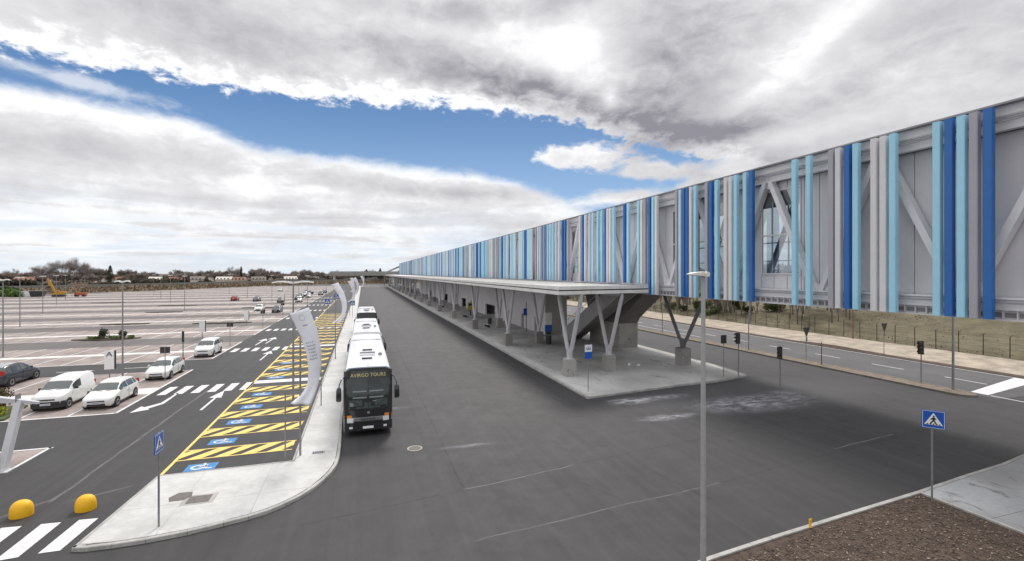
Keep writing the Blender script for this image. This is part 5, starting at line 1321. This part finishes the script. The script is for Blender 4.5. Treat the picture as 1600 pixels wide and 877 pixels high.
# green bushes and heaps on the lot's far left
st_, q_ = bush_mesh(8, 3.0, 2.6, 1500, .45)
g0 = thing('green_bush', 'bright green bush beside the heap at the back of the lot', 'bush', (-121, 219, 0), 0, 'green bushes at the back of the lot'); flat('stems', BARK, st_.v, st_.f, g0); flat('leaves', LEAF2, q_.v, q_.f, g0)
for x, y, s in ((-124, 222, 1.1), (-118.5, 217, .9), (-127, 226, 1.3)): dup(g0, (x, y, 0), x, scale=(s, s, s))
for k, (x, y, m_, l) in enumerate(((-115.5, 217, SIGNW, 'pale skip container among the bushes'), (-113, 216.5, DARKM, 'dark skip container left of the excavator'))):
    t = thing('skip_container', l, 'container', (x, y, 0), .2 * k)
    q = MB(); q.loft([[(-1.6, -1, 0.1), (1.6, -1, .1), (1.6, 1, .1), (-1.6, 1, .1)], [(-2.1, -1.2, 2.1), (2.1, -1.2, 2.1), (2.1, 1.2, 2.1), (-2.1, 1.2, 2.1)]]); q.build('tub', m_, t); q = MB(); q.box(-2.15, 2.15, -1.25, 1.25, 2.1, 2.2); q.build('rim', STEELD, t)
# excavator
t = thing('excavator', 'yellow excavator with raised boom at the back of the lot', 'excavator', (-105.5, 214, 0), .2); t.scale = (.95, .95, .85)
for s in (1, -1): q = MB(); q.prism_y([(-2, .45), (-1.6, .05), (1.6, .05), (2, .45), (1.6, .9), (-1.6, .9)], s * 1.1 - .3, s * 1.1 + .3); q.build('track', DARKM, t)
q = MB(); q.box(-1.9, 1.6, -1.2, 1.2, 1.0, 1.5); q.box(.2, 2.1, -1.15, 1.15, 1.5, 2.3); q.build('house', EXC, t)
q = MB(); q.prism_y([(-1.8, 1.5), (-.1, 1.5), (-.1, 2.9), (-1.4, 2.9)], .1, 1.15); q.build('cab', EXC, t)
q = MB(); q.prism_y([(-1.7, 1.8), (-.9, 1.8), (-.9, 2.7), (-1.35, 2.7)], .08, 1.17); q.build('cab_window', BGLASS, t)
q = MB(); q.prism_y([(-1.2, 1.5), (-.6, 1.4), (-2.1, 6.0), (-3.0, 8.0), (-3.5, 7.8), (-2.8, 5.4)], -.4, -.0); q.build('boom', EXC, t)
q = MB(); q.prism_y([(-3.3, 7.9), (-2.9, 7.6), (-2.5, 4.6), (-2.9, 4.6)], -.38, -.05); q.build('arm', EXC, t)
q = MB(); q.prism_y([(-3.1, 4.6), (-2.4, 4.6), (-2.2, 3.9), (-2.9, 3.6), (-3.4, 4.0)], -.6, .15); q.build('bucket', DARKM, t)
t = thing('crane_arm_machine', 'orange and red machine with folded arm right of the excavator', 'machine', (-99.5, 214, 0)); t.scale = (.8, .8, .8)
q = MB(); q.box(-1.5, 2.6, -1, 1, .6, 1.9); q.build('chassis', REDM, t); q = MB(); q.path([(-1, 0, 1.9), (-2.2, 0, 5.0), (.5, 0, 5.6), (2.5, 0, 5.2), (3.0, 0, 4.2)], .22, 6); q.build('arm', mat('faded_orange', (.35, .17, .08), .6), t)
for x in (-1, 1.8): q = MB(); q.tube((x, -1.05, .5), (x, 1.05, .5), .5, .5, 10); q.build('wheel', RUB, t)
# bank along the far side, with barrier and reeds
BK = [(-420, 70), (-330, 110), (-225, 165), (-128, 228), (-95, 275), (-62, 345), (-30, 385), (20, 405), (120, 440), (300, 520)]
v = []; f = []
def outn(i):
    a = Vector(BK[max(0, i - 1)]); b = Vector(BK[min(len(BK) - 1, i + 1)]); d = (b - a).normalized(); return Vector((-d.y, d.x))
prof = [(0, 0), (7, 2.2), (9, 2.5), (22, 2.5), (40, .5), (120, -.05)]
for i, p in enumerate(BK):
    n = outn(i)
    for w_, z in prof: q = Vector(p) + n * w_; v.append((q.x, q.y, z))
for i in range(len(BK) - 1):
    for j in range(5): a = i * 6 + j; f.append([a, a + 6, a + 7, a + 1])
flat('embankment', mat('embankment_earth', (.13, .10, .065), 1.0, var=.4, vscale=.15), v, f, kind='structure')
br2 = thing('road_barrier', 'long grey barrier along the raised road behind the parking lot', 'barrier', (0, 0, 0))
for i in range(len(BK) - 1):
    a = Vector(BK[i]) + outn(i) * 9.5; b = Vector(BK[i + 1]) + outn(i + 1) * 9.5; L = (b - a).length; n = int(L / 8)
    q = MB()
    q.bar((a.x, a.y, 3.0), (b.x, b.y, 3.0), .15, 1.1, up=(0, 0, 1)); q.build('rail', mat('barrier_grey', (.22, .22, .20), .8) if i == 0 else bpy.data.materials['barrier_grey'], br2)
v = []; f = []
random.seed(31)
for i in range(14000):
    k = random.choices(range(len(BK) - 1), weights=[(Vector(BK[j + 1]) - Vector(BK[j])).length for j in range(len(BK) - 1)])[0]
    p = Vector(BK[k]).lerp(Vector(BK[k + 1]), random.random()); w_ = random.uniform(.5, 7.5); p = p + outn(k) * w_; z = w_ / 7 * 2.1 - .3; h = random.uniform(.5, 1.5)
    a = random.uniform(0, pi); b = len(v); v += [(p.x - cos(a) * .4, p.y - sin(a) * .4, z), (p.x + cos(a) * .4, p.y + sin(a) * .4, z), (p.x + random.uniform(-.3, .3), p.y, z + h)]; f.append([b, b + 1, b + 2])
tag(flat('reeds', REED, v, f, kind='stuff'), 'brown reeds along the bank behind the parking lot', 'reeds')
# overpass
t = thing('overpass', 'grey concrete overpass deck crossing behind the parked coaches', 'overpass', (0, 0, 0))
a, b = Vector((-26, 424)), Vector((52, 400)); d = (b - a).normalized()
q = MB(); q.bar((a.x, a.y, 7.4), (b.x, b.y, 7.4), 8, 1.6); q.build('deck', mat('overpass_concrete', (.34, .34, .32), .85, var=.12, vscale=.2), t)
q = MB(); q.bar((a.x, a.y - 4.2, 9.1), (b.x, b.y - 4.2, 9.1), .3, 2.0); q.build('parapet', bpy.data.materials['overpass_concrete'], t)
for k in range(4): c_ = a.lerp(b, .04 + .3 * k); q = MB(); q.box(c_.x - .8, c_.x + .8, c_.y - 2, c_.y + 2, 0, 6.6); q.build('pier', CANW, t)
q = thing('ramp_wall', 'low pale wall closing the bus road at its far end', 'wall', (10, 300, 0)); m = MB(); m.box(-10, 4.5, 0, .6, 0, 1.1); m.build('wall', WALKC, q); m = MB(); m.box(6, 20, -14, -13.4, 0, 1.3); m.build('wall', WALKC, q)
# houses
ROOFG = mat('grey_brown_roof', (.20, .17, .15), .9, var=.2, vscale=.4)
HS = [(-162, 392, 8, 5, 0), (-150, 400, 10, 4.5, .3), (-139, 385, 7, 5, .1), (-128, 390, 9, 4.5, .5), (-112, 380, 8, 5.5, .2), (-96, 384, 10, 5, 0), (-84, 372, 8, 4.6, .4), (-73, 380, 9, 5, .1), (-55, 404, 9, 5, .3), (-205, 372, 9, 5, .3), (-40, 420, 9, 5, .2)]
hl = ['pale house beside the dark conifer', 'cream house with brown tiled roof, second from the dark conifer', 'small pale house left of the middle of the skyline', 'wide low house on the skyline', 'tall pale house on the skyline', 'long cream house left of the lone bare tree', 'pale house right of the lone bare tree', 'cream house farther right of the lone bare tree', 'pale house left of the overpass', 'cream house below the tall bare trees', 'pale house next to the overpass end']
for hi, ((x, y, w_, h_, rz), l) in enumerate(zip(HS, hl)):
    h_ *= .62; y += 8
    t = thing('house', l, 'house', (x, y, 0), rz)
    q = MB(); q.box(-w_ / 2, w_ / 2, -3.5, 3.5, 0, h_ + 1); q.build('wall', RENDW, t)
    q = MB(); q.prism_x([(-4, h_ + 1), (4, h_ + 1), (0, h_ + 3)], -w_ / 2 - .3, w_ / 2 + .3); q.build('roof', (ROOFT, ROOFG, RENDW)[hi % 3], t)
    for k in range(int(w_ / 2.2)):
        for z in (1.2, 3.9): q = MB(); xx = -w_ / 2 + .9 + k * 2.2; q.box(xx, xx + .9, -3.53, -3.5, z, z + 1.2); q.build('window', WPANE, t)
# thicket of bare saplings beyond the far road
sp = []
for i in range(3):
    tr, cr = tree_mesh(90 + i, 6.5, .5, 3, 520, .8, wtw=.022, upright=1.3, bole=.3)
    sp.append(tree((66 + i, 70 + 4 * i, .5), tr, cr, BARK, TWIG, 'thin bare sapling in the thicket beyond the road', 'bare saplings of the thicket', 'bare_sapling'))
random.seed(17)
for i in range(190):
    y = 52 + random.random() ** 1.2 * 130; x = 63 + random.random() ** 1.3 * 16 + (0 if y > 66 else 6 * random.random())
    dup(random.choice(sp), (x, y, hz(x, y) - .1), random.uniform(0, 6), scale=(random.uniform(.7, 1.2),) * 2 + (random.uniform(.55, 1.15),))
st_, q_ = bush_mesh(15, 1.6, 1.5, 900, .22)
u0 = thing('olive_bush', 'olive green bush among the saplings on the bank', 'bush', (63.8, 77, .1), 0, 'olive bushes on the bank'); flat('stems', BARK, st_.v, st_.f, u0); flat('leaves', mat('olive_leaves', (.085, .105, .03), .9, var=.4, vscale=1), q_.v, q_.f, u0)
for i in range(26):
    y = 58 + random.random() * 110; x = 62.8 + random.random() * 9; dup(u0, (x, y, hz(x, y)), random.uniform(0, 6), scale=(random.uniform(.6, 1.3),) * 3)
for i in range(30):
    x = 95 + random.random() * 90; y = 20 + random.random() * 220; dup(random.choice(protos), (x, y, 2.5), random.uniform(0, 6), scale=(random.uniform(.6, .9),) * 3, label='bare tree standing back beyond the grassy bank', group='bare trees beyond the bank')
# bushes in lot beds
st_, q_ = bush_mesh(25, .62, 1.35, 480, .15)
w0 = thing('young_shrub', 'young dark shrub, left of the two on the leaf-shaped bed', 'shrub', (-31.9, 74.1, .12)); flat('stems', BARK, st_.v, st_.f, w0); flat('leaves', LEAF, q_.v, q_.f, w0)
dup(w0, (-29.8, 74.0, .12), 2, 'young dark shrub, right of the two on the leaf-shaped bed', scale=(.85, .85, .8))
st_, q_ = bush_mesh(26, .6, .35, 260, .12)
c0 = thing('ground_shrub', 'low olive shrub on the leaf-shaped bed', 'shrub', (-33.2, 74.0, .12), 0, 'low shrubs on the leaf-shaped bed'); flat('stems', BARK, st_.v, st_.f, c0); flat('leaves', LEAF2, q_.v, q_.f, c0)
for x in (-32.6, -31.0, -30.4, -28.9): dup(c0, (x, 74.1 + .2 * sin(x * 5), .12), x)
st_, q_ = bush_mesh(27, 1.0, 1.3, 1300, .13)
h0 = thing('bed_shrub', 'brown and green shrub in the bed at the left edge behind the shelter frame', 'shrub', (-21.6, 37.2, .1), 0, None); flat('stems', BARK, st_.v, st_.f, h0); flat('leaves', mat('mixed_leaves', (.12, .10, .045), .9, var=.5, vscale=3), q_.v, q_.f, h0)
h1 = thing('bed_shrub', 'low shrub with yellow-green flowers in the bed at the left edge', 'shrub', (-20.7, 35.9, .1)); st_, q_ = bush_mesh(28, .7, .6, 700, .10); flat('stems', BARK, st_.v, st_.f, h1); flat('leaves', mat('yellow_green_flowers', (.35, .36, .04), .9, var=.4, vscale=4), q_.v, q_.f, h1)
dup(h1, (-22.2, 36.0, .1), 1, 'low shrub with yellow-green flowers, farther into the bed')
print('objects', len(bpy.data.objects), 'kb')
